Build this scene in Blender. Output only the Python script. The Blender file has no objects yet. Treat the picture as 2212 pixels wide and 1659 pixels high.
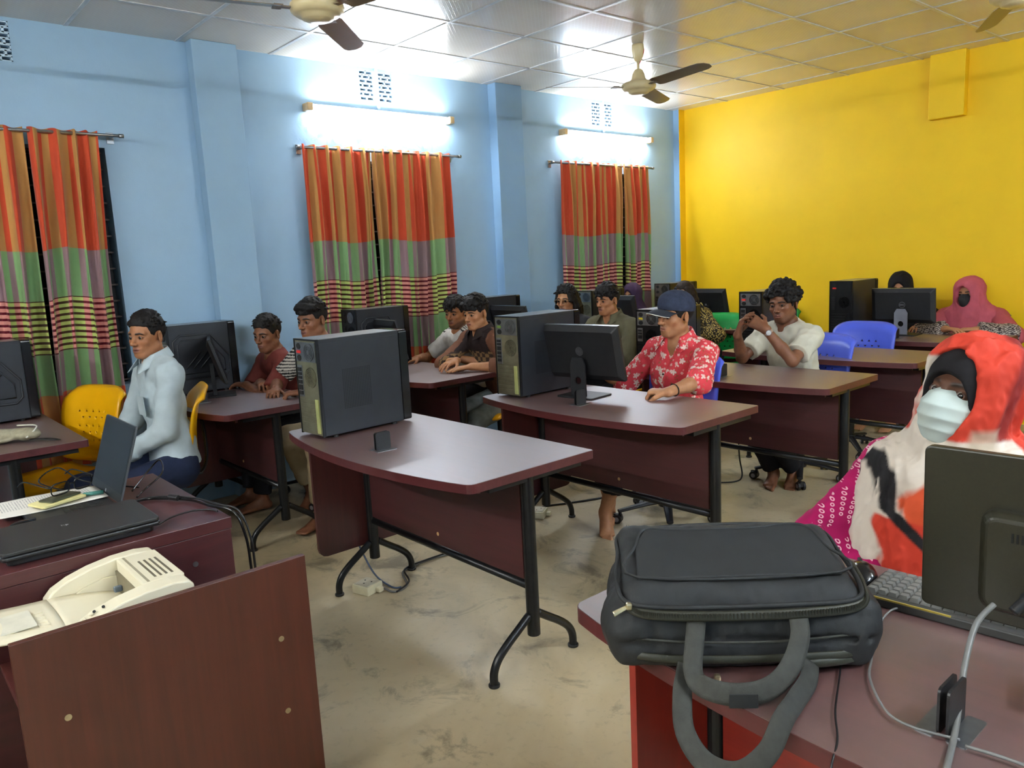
import bpy, math, random
import numpy as np
from mathutils import Vector, Matrix
random.seed(7); np.random.seed(7)
scene = bpy.context.scene
COL = scene.collection
PI = math.pi

# ------------------------------------------------------------------ camera
CAM = (5.1181, -6.9296, 1.4921)
YAW, PITCH, ROLL, FPX = -0.8565, 0.1604, -0.0505, 1666.9
cy, sy = math.cos(YAW), math.sin(YAW); cp, sp = math.cos(PITCH), math.sin(PITCH)
fwd = Vector((sy*cp, cy*cp, -sp)); rgt = Vector((cy, -sy, 0)); upv = rgt.cross(fwd)
cr, sr = math.cos(ROLL), math.sin(ROLL)
r2 = rgt*cr + upv*sr; u2 = -rgt*sr + upv*cr
cd = bpy.data.cameras.new('camera'); cam = bpy.data.objects.new('camera', cd); COL.objects.link(cam)
M = Matrix((r2, u2, -fwd)).transposed().to_4x4(); M.translation = Vector(CAM)
cam.matrix_world = M
cd.sensor_width = 36.0; cd.sensor_fit = 'HORIZONTAL'; cd.lens = FPX/2212*36; cd.clip_start = 0.05
scene.camera = cam

# ------------------------------------------------------------------ world, exposure
w = bpy.data.worlds.new('night'); scene.world = w; w.use_nodes = True
w.node_tree.nodes['Background'].inputs[0].default_value = (0.02, 0.025, 0.04, 1)
w.node_tree.nodes['Background'].inputs[1].default_value = 0.3
scene.view_settings.view_transform = 'Standard'; scene.view_settings.look = 'None'
scene.view_settings.gamma = 1; scene.view_settings.use_curve_mapping = False
scene.view_settings.exposure = 1.62
TUBE_W = 42.0      # emission strength of the lit tubes

# ------------------------------------------------------------------ helpers: tagging
def tag(o, label=None, cat=None, group=None, kind=None):
    if label: o['label'] = label
    if cat: o['category'] = cat
    if group: o['group'] = group
    if kind: o['kind'] = kind
    return o
def thing(name, label, cat, loc=(0,0,0), rz=0.0, group=None):
    o = bpy.data.objects.new(name, None); COL.objects.link(o)
    o.location = loc; o.rotation_euler = (0,0,rz); o.empty_display_size = 0.1
    return tag(o, label, cat, group)
def copy_tree(o, parent=None):
    c = o.copy(); COL.objects.link(c)
    if parent: c.parent = parent
    for ch in list(o.children): copy_tree(ch, c)
    return c

# ------------------------------------------------------------------ helpers: mesh
def vv(p): return Vector(p)
class MB:
    def __init__(s): s.v = []; s.f = []; s.m = []; s.mi = 0; s.uv = None
    def _add(s, vs, fs):
        b = len(s.v); s.v.extend([tuple(x) for x in vs])
        for f in fs: s.f.append(tuple(b+i for i in f)); s.m.append(s.mi)
    def box(s, c, d, R=None):
        c = vv(c); vs = []
        for x in (-.5,.5):
            for y in (-.5,.5):
                for z in (-.5,.5):
                    p = Vector((x*d[0], y*d[1], z*d[2]))
                    if R is not None: p = R @ p
                    vs.append(c+p)
        s._add(vs, [(0,1,3,2),(4,6,7,5),(0,4,5,1),(2,3,7,6),(0,2,6,4),(1,5,7,3)]); return s
    def bx(s, x0,x1,y0,y1,z0,z1): return s.box(((x0+x1)/2,(y0+y1)/2,(z0+z1)/2),(abs(x1-x0),abs(y1-y0),abs(z1-z0)))
    def tube(s, pts, r, n=10, caps=True, closed=False, flat=None, upref=None):
        pts = [vv(p) for p in pts]; N = len(pts)
        rs = r if isinstance(r,(list,tuple)) else [r]*N
        rings = []; nrm = None
        for i in range(N):
            if closed: t = pts[(i+1)%N]-pts[i-1]
            else: t = pts[min(i+1,N-1)]-pts[max(i-1,0)]
            if t.length < 1e-9: t = Vector((0,0,1))
            t.normalize()
            if nrm is None:
                a = vv(upref) if upref is not None else (Vector((0,0,1)) if abs(t.z) < .9 else Vector((1,0,0)))
                nrm = (a - t*a.dot(t)).normalized()
            else:
                if upref is not None:
                    a = vv(upref); q = a - t*a.dot(t)
                    if q.length > .15: nrm = q.normalized()
                    else: nrm = (nrm - t*nrm.dot(t)).normalized()
                else: nrm = (nrm - t*nrm.dot(t)).normalized()
            b = t.cross(nrm)
            ring = []
            for k in range(n):
                a = 2*PI*k/n
                fx = 1.0 if flat is None else flat
                ring.append(pts[i] + nrm*math.cos(a)*rs[i]*fx + b*math.sin(a)*rs[i])
            rings.append(ring)
        vs = [p for R_ in rings for p in R_]; fs = []
        M_ = N if closed else N-1
        for i in range(M_):
            for k in range(n):
                j = (i+1) % N
                fs.append((i*n+k, i*n+(k+1)%n, j*n+(k+1)%n, j*n+k))
        if caps and not closed:
            fs.append(tuple(reversed(range(n)))); fs.append(tuple((N-1)*n+k for k in range(n)))
        s._add(vs, fs); return s
    def cyl(s, a, b, r, r2=None, n=16): return s.tube([a,b],[r, r if r2 is None else r2], n)
    def lathe(s, prof, o=(0,0,0), n=32, R=None, a0=0, a1=2*PI):
        o = vv(o); vs = []; full = abs(a1-a0-2*PI) < 1e-6; m = n if full else n+1
        for r, z in prof:
            for k in range(m):
                a = a0+(a1-a0)*k/n; p = Vector((r*math.cos(a), r*math.sin(a), z))
                if R is not None: p = R @ p
                vs.append(o+p)
        fs = []
        for i in range(len(prof)-1):
            for k in range(n):
                k2 = (k+1) % m
                fs.append((i*m+k, i*m+k2, (i+1)*m+k2, (i+1)*m+k))
        if full:
            if prof[0][0] > 1e-6: fs.append(tuple(reversed(range(m))))
            if prof[-1][0] > 1e-6: fs.append(tuple((len(prof)-1)*m+k for k in range(m)))
        s._add(vs, fs); return s
    def ell(s, c, r, R=None, n=16, m=10):
        prof = [(math.sin(PI*i/m), -math.cos(PI*i/m)) for i in range(m+1)]
        c = vv(c); vs = []
        for rr, z in prof:
            for k in range(n):
                a = 2*PI*k/n; p = Vector((rr*math.cos(a)*r[0], rr*math.sin(a)*r[1], z*r[2]))
                if R is not None: p = R @ p
                vs.append(c+p)
        fs = []
        for i in range(m):
            for k in range(n): fs.append((i*n+k, i*n+(k+1)%n, (i+1)*n+(k+1)%n, (i+1)*n+k))
        s._add(vs, fs); return s
    def prism(s, out, d0, d1, fn=None):
        # outline in 2D extruded between d0 and d1, fn maps (a,b,d) to 3D (default z extrusion)
        fn = fn or (lambda a,b,d: (a,b,d)); n = len(out)
        vs = [fn(a,b,d0) for a,b in out] + [fn(a,b,d1) for a,b in out]
        fs = [tuple(reversed(range(n))), tuple(range(n,2*n))]
        for i in range(n): fs.append((i,(i+1)%n,n+(i+1)%n,n+i))
        s._add(vs, fs); return s
    def grid(s, fn, nu, nv, cu=False, cv=False):
        vs = []; NU = nu if cu else nu+1; NV = nv if cv else nv+1
        for i in range(NU):
            for j in range(NV): vs.append(fn(i/nu, j/nv))
        fs = []
        for i in range(nu):
            for j in range(nv):
                a, b = i, (i+1)%NU; c, d = j, (j+1)%NV
                fs.append((a*NV+c, b*NV+c, b*NV+d, a*NV+d))
        s._add(vs, fs); return s
    def build(s, name, mat, parent=None, bev=0, smooth=False, solid=0, sub=0, seg=2, off=0.0):
        me = bpy.data.meshes.new(name); me.from_pydata(s.v, [], s.f)
        mats = mat if isinstance(mat,(list,tuple)) else [mat]
        for m_ in mats: me.materials.append(m_)
        if len(mats) > 1: me.polygons.foreach_set('material_index', s.m)
        if s.uv:
            uvl = me.uv_layers.new(name='uv'); vi = np.zeros(len(me.loops), dtype=np.int32)
            me.loops.foreach_get('vertex_index', vi)
            uvl.data.foreach_set('uv', np.array(s.uv, dtype=np.float32)[vi].ravel())
        o = bpy.data.objects.new(name, me); COL.objects.link(o)
        if parent is not None: o.parent = parent
        if smooth: me.polygons.foreach_set('use_smooth', [True]*len(me.polygons))
        if solid:
            md = o.modifiers.new('solid','SOLIDIFY'); md.thickness = solid; md.offset = off
        if bev:
            md = o.modifiers.new('bevel','BEVEL'); md.width = bev; md.segments = seg; md.limit_method = 'ANGLE'; md.angle_limit = math.radians(40)
            md.harden_normals = False
        if sub:
            md = o.modifiers.new('sub','SUBSURF'); md.levels = sub; md.render_levels = sub
        me.update()
        return o
def rrect(x0,x1,y0,y1,r,n=5):
    pts = []
    for cx, cy_, a in ((x1-r,y1-r,0),(x0+r,y1-r,90),(x0+r,y0+r,180),(x1-r,y0+r,270)):
        for k in range(n+1):
            t = math.radians(a+90*k/n); pts.append((cx+r*math.cos(t), cy_+r*math.sin(t)))
    return pts
def catmull(pts, n=8, closed=False):
    pts = [vv(p) for p in pts]; out = []; N = len(pts)
    rng = range(N if closed else N-1)
    for i in rng:
        if closed: p0,p1,p2,p3 = pts[i-1],pts[i],pts[(i+1)%N],pts[(i+2)%N]
        else: p0,p1,p2,p3 = pts[max(i-1,0)],pts[i],pts[i+1],pts[min(i+2,N-1)]
        for k in range(n):
            t = k/n
            out.append(0.5*((2*p1)+(p2-p0)*t+(2*p0-5*p1+4*p2-p3)*t*t+(3*p1-p0-3*p2+p3)*t**3))
    if not closed: out.append(pts[-1])
    return out

# ------------------------------------------------------------------ helpers: materials
def s2l(c):
    return tuple(((x/255)/12.92 if x/255 <= .04045 else ((x/255+.055)/1.055)**2.4) for x in c[:3])
class NT:
    def __init__(s, name):
        s.m = bpy.data.materials.new(name); s.m.use_nodes = True; s.t = s.m.node_tree
        s.b = s.t.nodes['Principled BSDF']; s.out = s.t.nodes['Material Output']
    def n(s, typ, **kw):
        nd = s.t.nodes.new(typ)
        for k, v in kw.items(): setattr(nd, k, v)
        return nd
    def l(s, a, b): s.t.links.new(a, b)
    def val(s, sock, v):
        if hasattr(v, 'is_linked') or hasattr(v, 'links'): s.l(v, sock)
        else: sock.default_value = v
    def math(s, op, a, b=None, c=None, clamp=False):
        nd = s.n('ShaderNodeMath', operation=op); nd.use_clamp = clamp
        s.val(nd.inputs[0], a)
        if b is not None: s.val(nd.inputs[1], b)
        if c is not None: s.val(nd.inputs[2], c)
        return nd.outputs[0]
    def mix(s, f, a, b, blend='MIX'):
        nd = s.n('ShaderNodeMix', data_type='RGBA', blend_type=blend)
        s.val(nd.inputs[0], f); 
        for i, x in ((6,a),(7,b)):
            if isinstance(x, tuple): nd.inputs[i].default_value = (*x[:3],1)
            else: s.l(x, nd.inputs[i])
        return nd.outputs[2]
    def noise(s, scale, detail=2, rough=.5, co=None, dist=0.0, col=False):
        nd = s.n('ShaderNodeTexNoise'); nd.inputs['Scale'].default_value = scale
        nd.inputs['Detail'].default_value = detail; nd.inputs['Roughness'].default_value = rough; nd.inputs['Distortion'].default_value = dist
        if co is not None: s.l(co, nd.inputs['Vector'])
        return nd.outputs['Color' if col else 'Fac']
    def ramp(s, fac, stops, interp='LINEAR'):
        nd = s.n('ShaderNodeValToRGB'); cr_ = nd.color_ramp; cr_.interpolation = interp
        while len(cr_.elements) < len(stops): cr_.elements.new(0.5)
        for e, (p, c) in zip(cr_.elements, stops):
            e.position = p; e.color = (*c[:3],1) if isinstance(c, tuple) else (c,c,c,1)
        s.l(fac, nd.inputs[0]); return nd.outputs['Color']
    def co(s, kind='Object'): return s.n('ShaderNodeTexCoord').outputs[kind]
    def pos(s): return s.n('ShaderNodeNewGeometry').outputs['Position']
    def mapping(s, vec, scale=(1,1,1), rot=(0,0,0), loc=(0,0,0)):
        nd = s.n('ShaderNodeMapping'); nd.inputs['Scale'].default_value = scale; nd.inputs['Rotation'].default_value = rot; nd.inputs['Location'].default_value = loc
        s.l(vec, nd.inputs['Vector']); return nd.outputs[0]
    def sep(s, vec):
        nd = s.n('ShaderNodeSeparateXYZ'); s.l(vec, nd.inputs[0]); return nd.outputs
    def bump(s, h, strength=.3, dist=.01):
        nd = s.n('ShaderNodeBump'); nd.inputs['Strength'].default_value = strength; nd.inputs['Distance'].default_value = dist
        s.l(h, nd.inputs['Height']); s.l(nd.outputs[0], s.b.inputs['Normal'])
    def col(s, c):
        if isinstance(c, tuple): s.b.inputs['Base Color'].default_value = (*c[:3],1)
        else: s.l(c, s.b.inputs['Base Color'])
    def set(s, **kw):
        for k, v in kw.items():
            sock = s.b.inputs[k.replace('_',' ')]
            if isinstance(v,(int,float)): sock.default_value = v
            elif isinstance(v, tuple): sock.default_value = (*v[:3],1)
            else: s.l(v, sock)
def simple(name, c, rough=.5, metal=0.0, var=.12, nscale=20, bump=0.0, bscale=60, spec=.5, coat=0.0, bdist=.002):
    """procedural: base colour modulated by noise, optional noise bump; c is sRGB 0-255"""
    m = NT(name); cl = s2l(c); co = m.co()
    n = m.noise(nscale, 3, .55, co)
    lo = tuple(max(0,x*(1-var)) for x in cl); hi = tuple(min(1,x*(1+var)) for x in cl)
    m.col(m.ramp(n, [(.3,lo),(.7,hi)]))
    m.set(Roughness=rough, Metallic=metal)
    m.b.inputs['Specular IOR Level'].default_value = spec
    if coat: m.b.inputs['Coat Weight'].default_value = coat
    if bump: m.bump(m.noise(bscale, 4, .6, co), bump, bdist)
    return m.m
# ------------------------------------------------------------------ materials of the room
BLUE = (150,182,208)
def mat_wall(name, c, patchy=.0):
    m = NT(name); p = m.pos(); cl = s2l(c)
    n = m.noise(1.3, 5, .6, p); n2 = m.noise(9, 4, .6, p)
    base = m.ramp(n, [(.3,tuple(x*.93 for x in cl)),(.7,tuple(min(1,x*1.05) for x in cl))])
    dirt = m.math('MULTIPLY', m.math('SUBTRACT', n2, .62, clamp=True), 1.2, clamp=True)
    base = m.mix(dirt, base, tuple(x*.8 for x in cl))
    m.col(base); m.set(Roughness=.55); m.b.inputs['Specular IOR Level'].default_value = .4
    h = m.math('ADD', m.math('MULTIPLY', m.noise(3.0,3,.5,p), 1.0), m.math('MULTIPLY', m.noise(90,3,.6,p), .06))
    m.bump(h, .35, .02)
    return m.m
M_blue = mat_wall('blue_paint', BLUE)
M_bluedeep = mat_wall('blue_paint_edge', (134,170,204))
M_yellow = mat_wall('yellow_paint', (247,200,18))
M_white = mat_wall('cream_paint', (200,200,190))
def mat_blue_damp():
    # blue emulsion with scraped, puttied blotches around the window heads
    m = NT('blue_paint_damp'); p = m.pos(); cl = s2l(BLUE)
    n = m.noise(1.3,5,.6,p)
    base = m.ramp(n, [(.3,tuple(x*.93 for x in cl)),(.7,tuple(min(1,x*1.05) for x in cl))])
    X,Y,Z = m.sep(p)
    band = None
    for y0, hw in ((-3.7,.72),(-1.15,.62)):
        a = m.math('SUBTRACT', 1.0, m.math('DIVIDE', m.math('ABSOLUTE', m.math('SUBTRACT', Y, y0)), hw), clamp=True)
        b = m.math('SUBTRACT', 1.0, m.math('DIVIDE', m.math('ABSOLUTE', m.math('SUBTRACT', Z, 2.40)), .14), clamp=True)
        e = m.math('MULTIPLY', m.math('MULTIPLY', a, 4, clamp=True), m.math('MULTIPLY', b, 2.5, clamp=True))
        band = e if band is None else m.math('MAXIMUM', band, e)
    bl = m.math('MULTIPLY', m.math('SUBTRACT', m.noise(7,5,.65,p,1.2), .5, clamp=True), 8, clamp=True)
    f = m.math('MULTIPLY', m.math('MULTIPLY', band, bl), .55)
    base = m.mix(f, base, s2l((92,140,196)))
    bl2 = m.math('MULTIPLY', m.math('SUBTRACT', m.noise(11,5,.7,p,1.0), .6, clamp=True), 10, clamp=True)
    base = m.mix(m.math('MULTIPLY', m.math('MULTIPLY', band, bl2), .6), base, s2l((196,212,228)))
    m.col(base); m.set(Roughness=.38); m.b.inputs['Specular IOR Level'].default_value = .45
    h = m.math('ADD', m.math('MULTIPLY', m.noise(3.0,3,.5,p), 1.0), m.math('MULTIPLY', m.noise(90,3,.6,p), .06))
    h = m.math('ADD', h, m.math('MULTIPLY', f, -.3))
    m.bump(h, .35, .02)
    return m.m
M_blued = mat_blue_damp()
def mat_ceiling():
    m = NT('pvc_ceiling_tile'); p = m.pos()
    br = m.n('ShaderNodeTexBrick'); br.offset = .5
    br.inputs['Scale'].default_value = 1.0
    br.inputs['Brick Width'].default_value = .05; br.inputs['Row Height'].default_value = .022; br.inputs['Mortar Size'].default_value = .0022
    br.inputs['Mortar Smooth'].default_value = .4
    m.l(m.mapping(p, rot=(0,0,.785)), br.inputs['Vector'])
    n = m.noise(2.0,3,.5,p)
    c = m.ramp(n, [(.3,s2l((204,197,186))),(.7,s2l((216,209,198)))])
    f = m.math('MULTIPLY', br.outputs['Fac'], .35)
    m.col(m.mix(f, c, s2l((226,224,220))))
    m.set(Roughness=.17); m.b.inputs['Specular IOR Level'].default_value = .6
    m.bump(br.outputs['Fac'], .12, .002)
    return m.m
M_ceil = mat_ceiling()
def mat_floor():
    m = NT('polished_concrete'); p = m.pos()
    w_ = m.noise(1.1,6,.62,p,.6); s = m.noise(3.6,8,.7,p,.8); f = m.noise(28,4,.6,p)
    base = m.ramp(w_, [(.28,s2l((146,133,106))),(.5,s2l((182,166,134))),(.72,s2l((202,187,156)))])
    st = m.math('MULTIPLY', m.math('SUBTRACT', s, .535, clamp=True), 9, clamp=True)
    base = m.mix(m.math('MULTIPLY', st, .62), base, s2l((82,77,66)))
    pt = m.math('MULTIPLY', m.math('SUBTRACT', m.noise(5.2,6,.65,p,.4), .6, clamp=True), 8, clamp=True)
    base = m.mix(m.math('MULTIPLY', pt, .35), base, s2l((196,188,168)))
    base = m.mix(m.math('MULTIPLY', m.math('SUBTRACT', f, .55, clamp=True), 1.2, clamp=True), base, s2l((96,90,78)))
    m.col(base)
    m.set(Roughness=m.math('MULTIPLY_ADD', w_, .3, .2)); m.b.inputs['Specular IOR Level'].default_value = .5
    m.bump(m.math('ADD', s, m.math('MULTIPLY', f,.15)), .12, .01)
    return m.m
M_floor = mat_floor()
def mat_wood(name, c0, c1, rough=.33, axis=0, spec=.5, scale=1.0):
    m = NT(name); co = m.co()
    sc = [40*scale,40*scale,40*scale]; sc[axis] = 2.2*scale
    mp = m.mapping(co, scale=tuple(sc))
    g = m.noise(1.0,5,.65,mp,.5); fig = m.noise(2.4*scale,3,.5,m.mapping(co, scale=tuple(.35 if i==axis else 2.4 for i in range(3))),1.5)
    v = m.math('ADD', m.math('MULTIPLY', g, .6), m.math('MULTIPLY', fig, .4))
    m.col(m.ramp(v, [(.3,s2l(c0)),(.52,tuple((a+b)/2 for a,b in zip(s2l(c0),s2l(c1)))),(.72,s2l(c1))]))
    m.set(Roughness=rough); m.b.inputs['Specular IOR Level'].default_value = spec
    m.bump(m.math('ADD', g, m.math('MULTIPLY', m.noise(160,2,.5,co), .5)), .06, .002)
    return m.m
M_top = mat_wood('mahogany_laminate_top', (72,40,38), (98,54,52), .5, spec=1.0)
_b = M_top.node_tree.nodes['Principled BSDF']; _b.inputs['Coat Weight'].default_value = 1.0; _b.inputs['Coat Roughness'].default_value = .45; _b.inputs['Coat IOR'].default_value = 2.3
M_edge = mat_wood('mahogany_edge_band', (66,26,28), (88,37,38), .4)
M_panel = mat_wood('mahogany_panel', (56,26,27), (76,35,36), .45, axis=0)
M_vpanel = mat_wood('mahogany_panel_upright', (64,30,29), (86,40,37), .42, axis=2)
M_red = mat_wood('red_mahogany_panel', (118,28,20), (146,42,30), .38, axis=2)
M_redh = mat_wood('red_mahogany_modesty', (112,30,24), (140,42,32), .38, axis=0)
M_blackmetal = simple('black_powder_coated_steel', (24,25,27), .32, .3, .2, 30, .05, 200)
M_blackpl = simple('black_plastic', (26,26,28), .42, 0, .15, 40, .1, 400)
M_blackgloss = simple('glossy_black_plastic', (16,16,18), .18, 0, .1, 40)
M_case = simple('tower_case_black', (37,39,44), .42, .2, .12, 12, .06, 500)
M_casetop = simple('tower_case_top', (128,130,132), .3, .6, .1, 12)  # lighter than the case: reflected light on the top put into the colour
M_galv = simple('galvanised_steel', (150,145,120), .38, .8, .2, 14)
M_slot = simple('bright_slot_cover', (220,224,150), .35, .6, .08, 14)
M_chrome = simple('chrome', (200,200,205), .15, 1.0, .05, 10)
M_steel = simple('brushed_steel', (150,152,155), .3, .9, .1, 40)
M_brass = simple('worn_brass', (196,184,150), .3, .9, .15, 60)
M_cream = simple('cream_enamel', (214,196,150), .3, 0, .08, 10)
M_blade = simple('fan_blade_enamel', (120,104,82), .35, .1, .08, 6)
M_silver = simple('silver_plastic', (150,152,162), .35, .4, .08, 20)
M_dark = simple('dark_void', (12,12,13), .8)
M_redpl = simple('red_switch', (200,40,36), .4)
M_cord = simple('black_cord', (20,20,22), .4)
M_greycord = simple('grey_cord', (110,110,108), .4)
M_bluecord = simple('blue_grey_cord', (70,84,110), .4)
M_socket = simple('ivory_plastic', (224,216,184), .4, 0, .08, 20)
M_putty = simple('pale_plug', (200,160,110), .5)

# ------------------------------------------------------------------ the room shell
HC = 2.926; RX = 6.3; RY = -8.9
def struct(name, mb, mat, parent=None, **kw):
    o = mb.build(name, mat, parent, **kw)
    if parent is None: o['kind'] = 'structure'
    return o
struct('floor', MB().bx(-.25, RX+.2, RY-.2, .25, -.1, 0), M_floor)
struct('ceiling', MB().bx(-.25, RX+.2, RY-.2, .25, HC, HC+.06), M_ceil)
# ceiling grid: T bars every 0.61 m, only along the visible part of the room
g = MB(); T = .61; oY = -5.7089; oX = 1.193
k = -7
while oX+T*k < RX:
    x = oX+T*k
    if x > .02: g.bx(x-.011, x+.011, RY, 0, HC-.0045, HC)
    k += 1
k = -12
while oY+T*k < -.02:
    y = oY+T*k
    if y > RY: g.bx(0, RX, y-.011, y+.011, HC-.004, HC)
    k += 1
struct('trim_1', g, simple('ceiling_bar', (196,198,200), .3, .2))
# windows in the blue wall (Y spans, Z span)
WIN = [(-7.05,-5.585), (-4.27,-3.09), (-1.74,-.70)]; WZ0, WZ1 = .85, 2.26
VENT = [(-6.26,-5.99), (-3.815,-3.54), (-1.335,-1.055)]; VZ0, VZ1 = 2.695, 2.905
wl = MB(); TW = .22
ys = sorted([RY-.2] + [y for a in WIN for y in a] + [.2])
segs = [(RY-.2, WIN[0][0]), (WIN[0][1], WIN[1][0]), (WIN[1][1], WIN[2][0]), (WIN[2][1], .2)]
for a, b in segs: wl.bx(-TW, 0, a, b, 0, WZ1)
for a, b in WIN: wl.bx(-TW, 0, a, b, 0, WZ0)
cur = RY-.2
for a, b in VENT:
    wl.bx(-TW, 0, cur, a, WZ1, HC); cur = b
    wl.bx(-TW, 0, a, b, WZ1, VZ0); wl.bx(-TW, 0, a, b, VZ1, HC)
wl.bx(-TW, 0, cur, .2, WZ1, HC)
struct('wall_left', wl, M_blued)
struct('wall_far', MB().bx(0, RX+.2, 0, .2, 0, HC), M_yellow)
struct('wall_right', MB().bx(RX, RX+.2, RY-.2, 0, 0, HC), M_blue)
struct('wall_near', MB().bx(0, RX, RY-.2, RY, 0, HC), M_white)
# night behind the windows and the vents
# plaster pilasters
struct('trim_2', MB().bx(0, .1, -5.045, -4.76, 0, HC), M_blue, bev=.004)
struct('trim_3', MB().bx(0, .1, -2.60, -2.31, 0, HC), M_bluedeep, bev=.004)
cc = MB(); cc.bx(0, .069, -.094, 0, 0, HC); cc.mi = 1; cc.bx(.0691, .0715, -.092, 0, 0, HC)
struct('trim_4', cc, [M_bluedeep, M_yellow])
# boxed beam end on the yellow wall
struct('trim_5', MB().bx(2.50, 2.762, -.075, 0, 2.43, HC), M_yellow, bev=.004)
# marks on the yellow wall
# vents: two brick columns of openings with a lattice
for i, (a, b) in enumerate(VENT):
    m = MB(); rows = 7; h = (VZ1-VZ0)/rows; mid = (a+b)/2
    for r in range(rows+1): m.bx(-.06, -.004, a, b, VZ0+h*r-.0065, VZ0+h*r+.0065)
    m.bx(-.07, .002, mid-.022, mid+.022, VZ0, VZ1)
    for r in range(rows):
        for hh in (0,1):
            y0, y1 = (a, mid-.022) if hh == 0 else (mid+.022, b)
            n = 2; off = (r%2)*.5
            for q in range(n+1):
                y = y0+(y1-y0)*(q+off)/n
                if y < y1+.001: m.bx(-.06, -.004, y-.006, y+.006, VZ0+h*r, VZ0+h*r+h)
    m.mi = 1; m.bx(-.20, -.19, a, b, VZ0, VZ1)
    struct('window_%d' % (i+4), m, [simple('vent_lattice_%d'%i, (190,214,232), .5), M_dark])
# windows: recess, dark panes, steel grille
M_night = NT('night_glass'); M_night.col(s2l((14,17,16))); M_night.set(Roughness=.12); M_night = M_night.m
M_grille = simple('rusty_grille', (92,80,74), .5, .3, .3, 30)
for i, (a, b) in enumerate(WIN):
    m = MB(); m.bx(-.20, -.185, a, b, WZ0, WZ1)
    m.mi = 1
    z = WZ0+.02
    while z < WZ1:
        m.bx(-.100, -.092, a, b, z-.005, z+.005); z += .098
    y = b-.07
    while y > a:
        m.bx(-.104, -.098, y-.006, y+.006, WZ0, WZ1); y -= .19
    m.mi = 2
    m.bx(-.18, -.15, a, a+.025, WZ0, WZ1); m.bx(-.18, -.15, b-.025, b, WZ0, WZ1); m.bx(-.18,-.15,a,b,WZ1-.03,WZ1); m.bx(-.18,-.15,a,b,WZ0,WZ0+.03)
    struct('window_%d' % (i+1), m, [M_night, M_grille, M_blackmetal])

# ------------------------------------------------------------------ tube lights (two lamps on the blue wall, and added fill tubes out of view)
def mat_tube(name, s):
    m = NT(name); m.b.inputs['Base Color'].default_value = (1,1,1,1)
    m.b.inputs['Emission Color'].default_value = (.93,.97,1,1); m.b.inputs['Emission Strength'].default_value = s
    return m.m
M_tube = mat_tube('lit_tube', TUBE_W); 
M_endcap = simple('aged_ivory_endcap', (206,176,132), .4)
M_batten = simple('white_batten', (230,230,226), .4)
def tube_light(loc, rz, length, label, mat=None):
    t = thing('tube_light', label, 'light', loc, rz, None)
    L = length
    MB().bx(-.018, .022, -L/2-.01, L/2+.01, .012, .034).build('batten', M_batten, t, bev=.003)
    for s in (-1, 1):
        MB().bx(-.018, .062, s*(L/2)-.022, s*(L/2)+.022, -.018, .034).build('end_cap', M_endcap, t, bev=.006)
    MB().cyl((.042,-L/2+.015,-.002), (.042,L/2-.015,-.002), .0155, n=20).build('lamp_tube', mat or M_tube, t, smooth=True)
    return t
tube_light((.02,-3.655,2.59), 0, 1.22, 'lit tube light on the blue wall above the middle window')
tube_light((.02,-1.155,2.588), 0, 1.22, 'lit tube light on the blue wall above the window by the yellow wall')
M_filltube = mat_tube('fill_tube', 108.0)  # stronger tubes added outside the view to fill the near half with light
tube_light((RX-.02,-2.6,2.6), PI, 1.22, 'added fill tube light, out of view, on the wall opposite the windows', M_filltube)
tube_light((RX-.02,-5.2,2.6), PI, 1.22, 'added fill tube light, out of view, on the wall opposite the windows, nearer the front', M_filltube)
tube_light((2.2,RY+.02,2.6), PI/2, 1.22, 'added fill tube light, out of view, on the cream front wall, nearer the windows', M_filltube)
tube_light((4.6,RY+.02,2.6), PI/2, 1.22, 'added fill tube light, out of view, on the cream front wall, nearer the door side', M_filltube)
# conduits from ceiling to the tube lights
M_cond = simple('pale_blue_conduit', (168,196,222), .4)
for y in (-3.675, -1.19):
    tag(MB().bx(.001, .02, y-.011, y+.011, 2.62, HC-.005).build('cable_conduit', M_cond, bev=.002),
        'pale blue conduit running down the wall from the ceiling to the %s tube light' % ('middle' if y < -3 else 'far'), 'conduit')
# ------------------------------------------------------------------ curtains
def mat_curtain():
    m = NT('striped_handloom_cotton'); uv = m.co('UV'); U,V,_ = m.sep(uv)   # U = cloth metres, V = height metres
    fr = m.math('FRACT', m.math('DIVIDE', U, .50))
    # warp stripes: warm colour pair / cool colour pair share the same widths
    st = [(0,0),(.20,1),(.30,0),(.36,1),(.46,0),(.62,1),(.80,0),(.86,1)]
    sf = m.ramp(fr, [(p, float(v)) for p, v in st], 'CONSTANT')
    n = m.noise(3,3,.5,m.co()); 
    warm = m.mix(sf, s2l((200,76,46)), s2l((190,138,78)))
    cool = m.mix(sf, s2l((152,122,126)), s2l((134,172,116)))
    chk = m.mix(sf, s2l((218,146,134)), s2l((192,208,116)))
    row = m.math('FRACT', m.math('DIVIDE', V, .034))
    bars = m.math('LESS_THAN', row, .42)
    chk = m.mix(bars, chk, m.mix(sf, s2l((96,14,32)), s2l((74,52,32))))
    def gt(v): return m.math('GREATER_THAN', V, v)
    c = m.mix(gt(.86), warm, cool)
    c = m.mix(gt(1.095), c, chk); c = m.mix(gt(1.40), c, cool); c = m.mix(gt(1.675), c, warm)
    c = m.mix(m.math('MULTIPLY', n, .12), c, (0.02,0.01,0.01))
    m.col(c); m.set(Roughness=.85); m.b.inputs['Specular IOR Level'].default_value = .15
    m.b.inputs['Sheen Weight'].default_value = .2
    m.bump(m.noise(350,2,.5,uv), .15, .001)
    return m.m
M_curt = mat_curtain()
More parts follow.
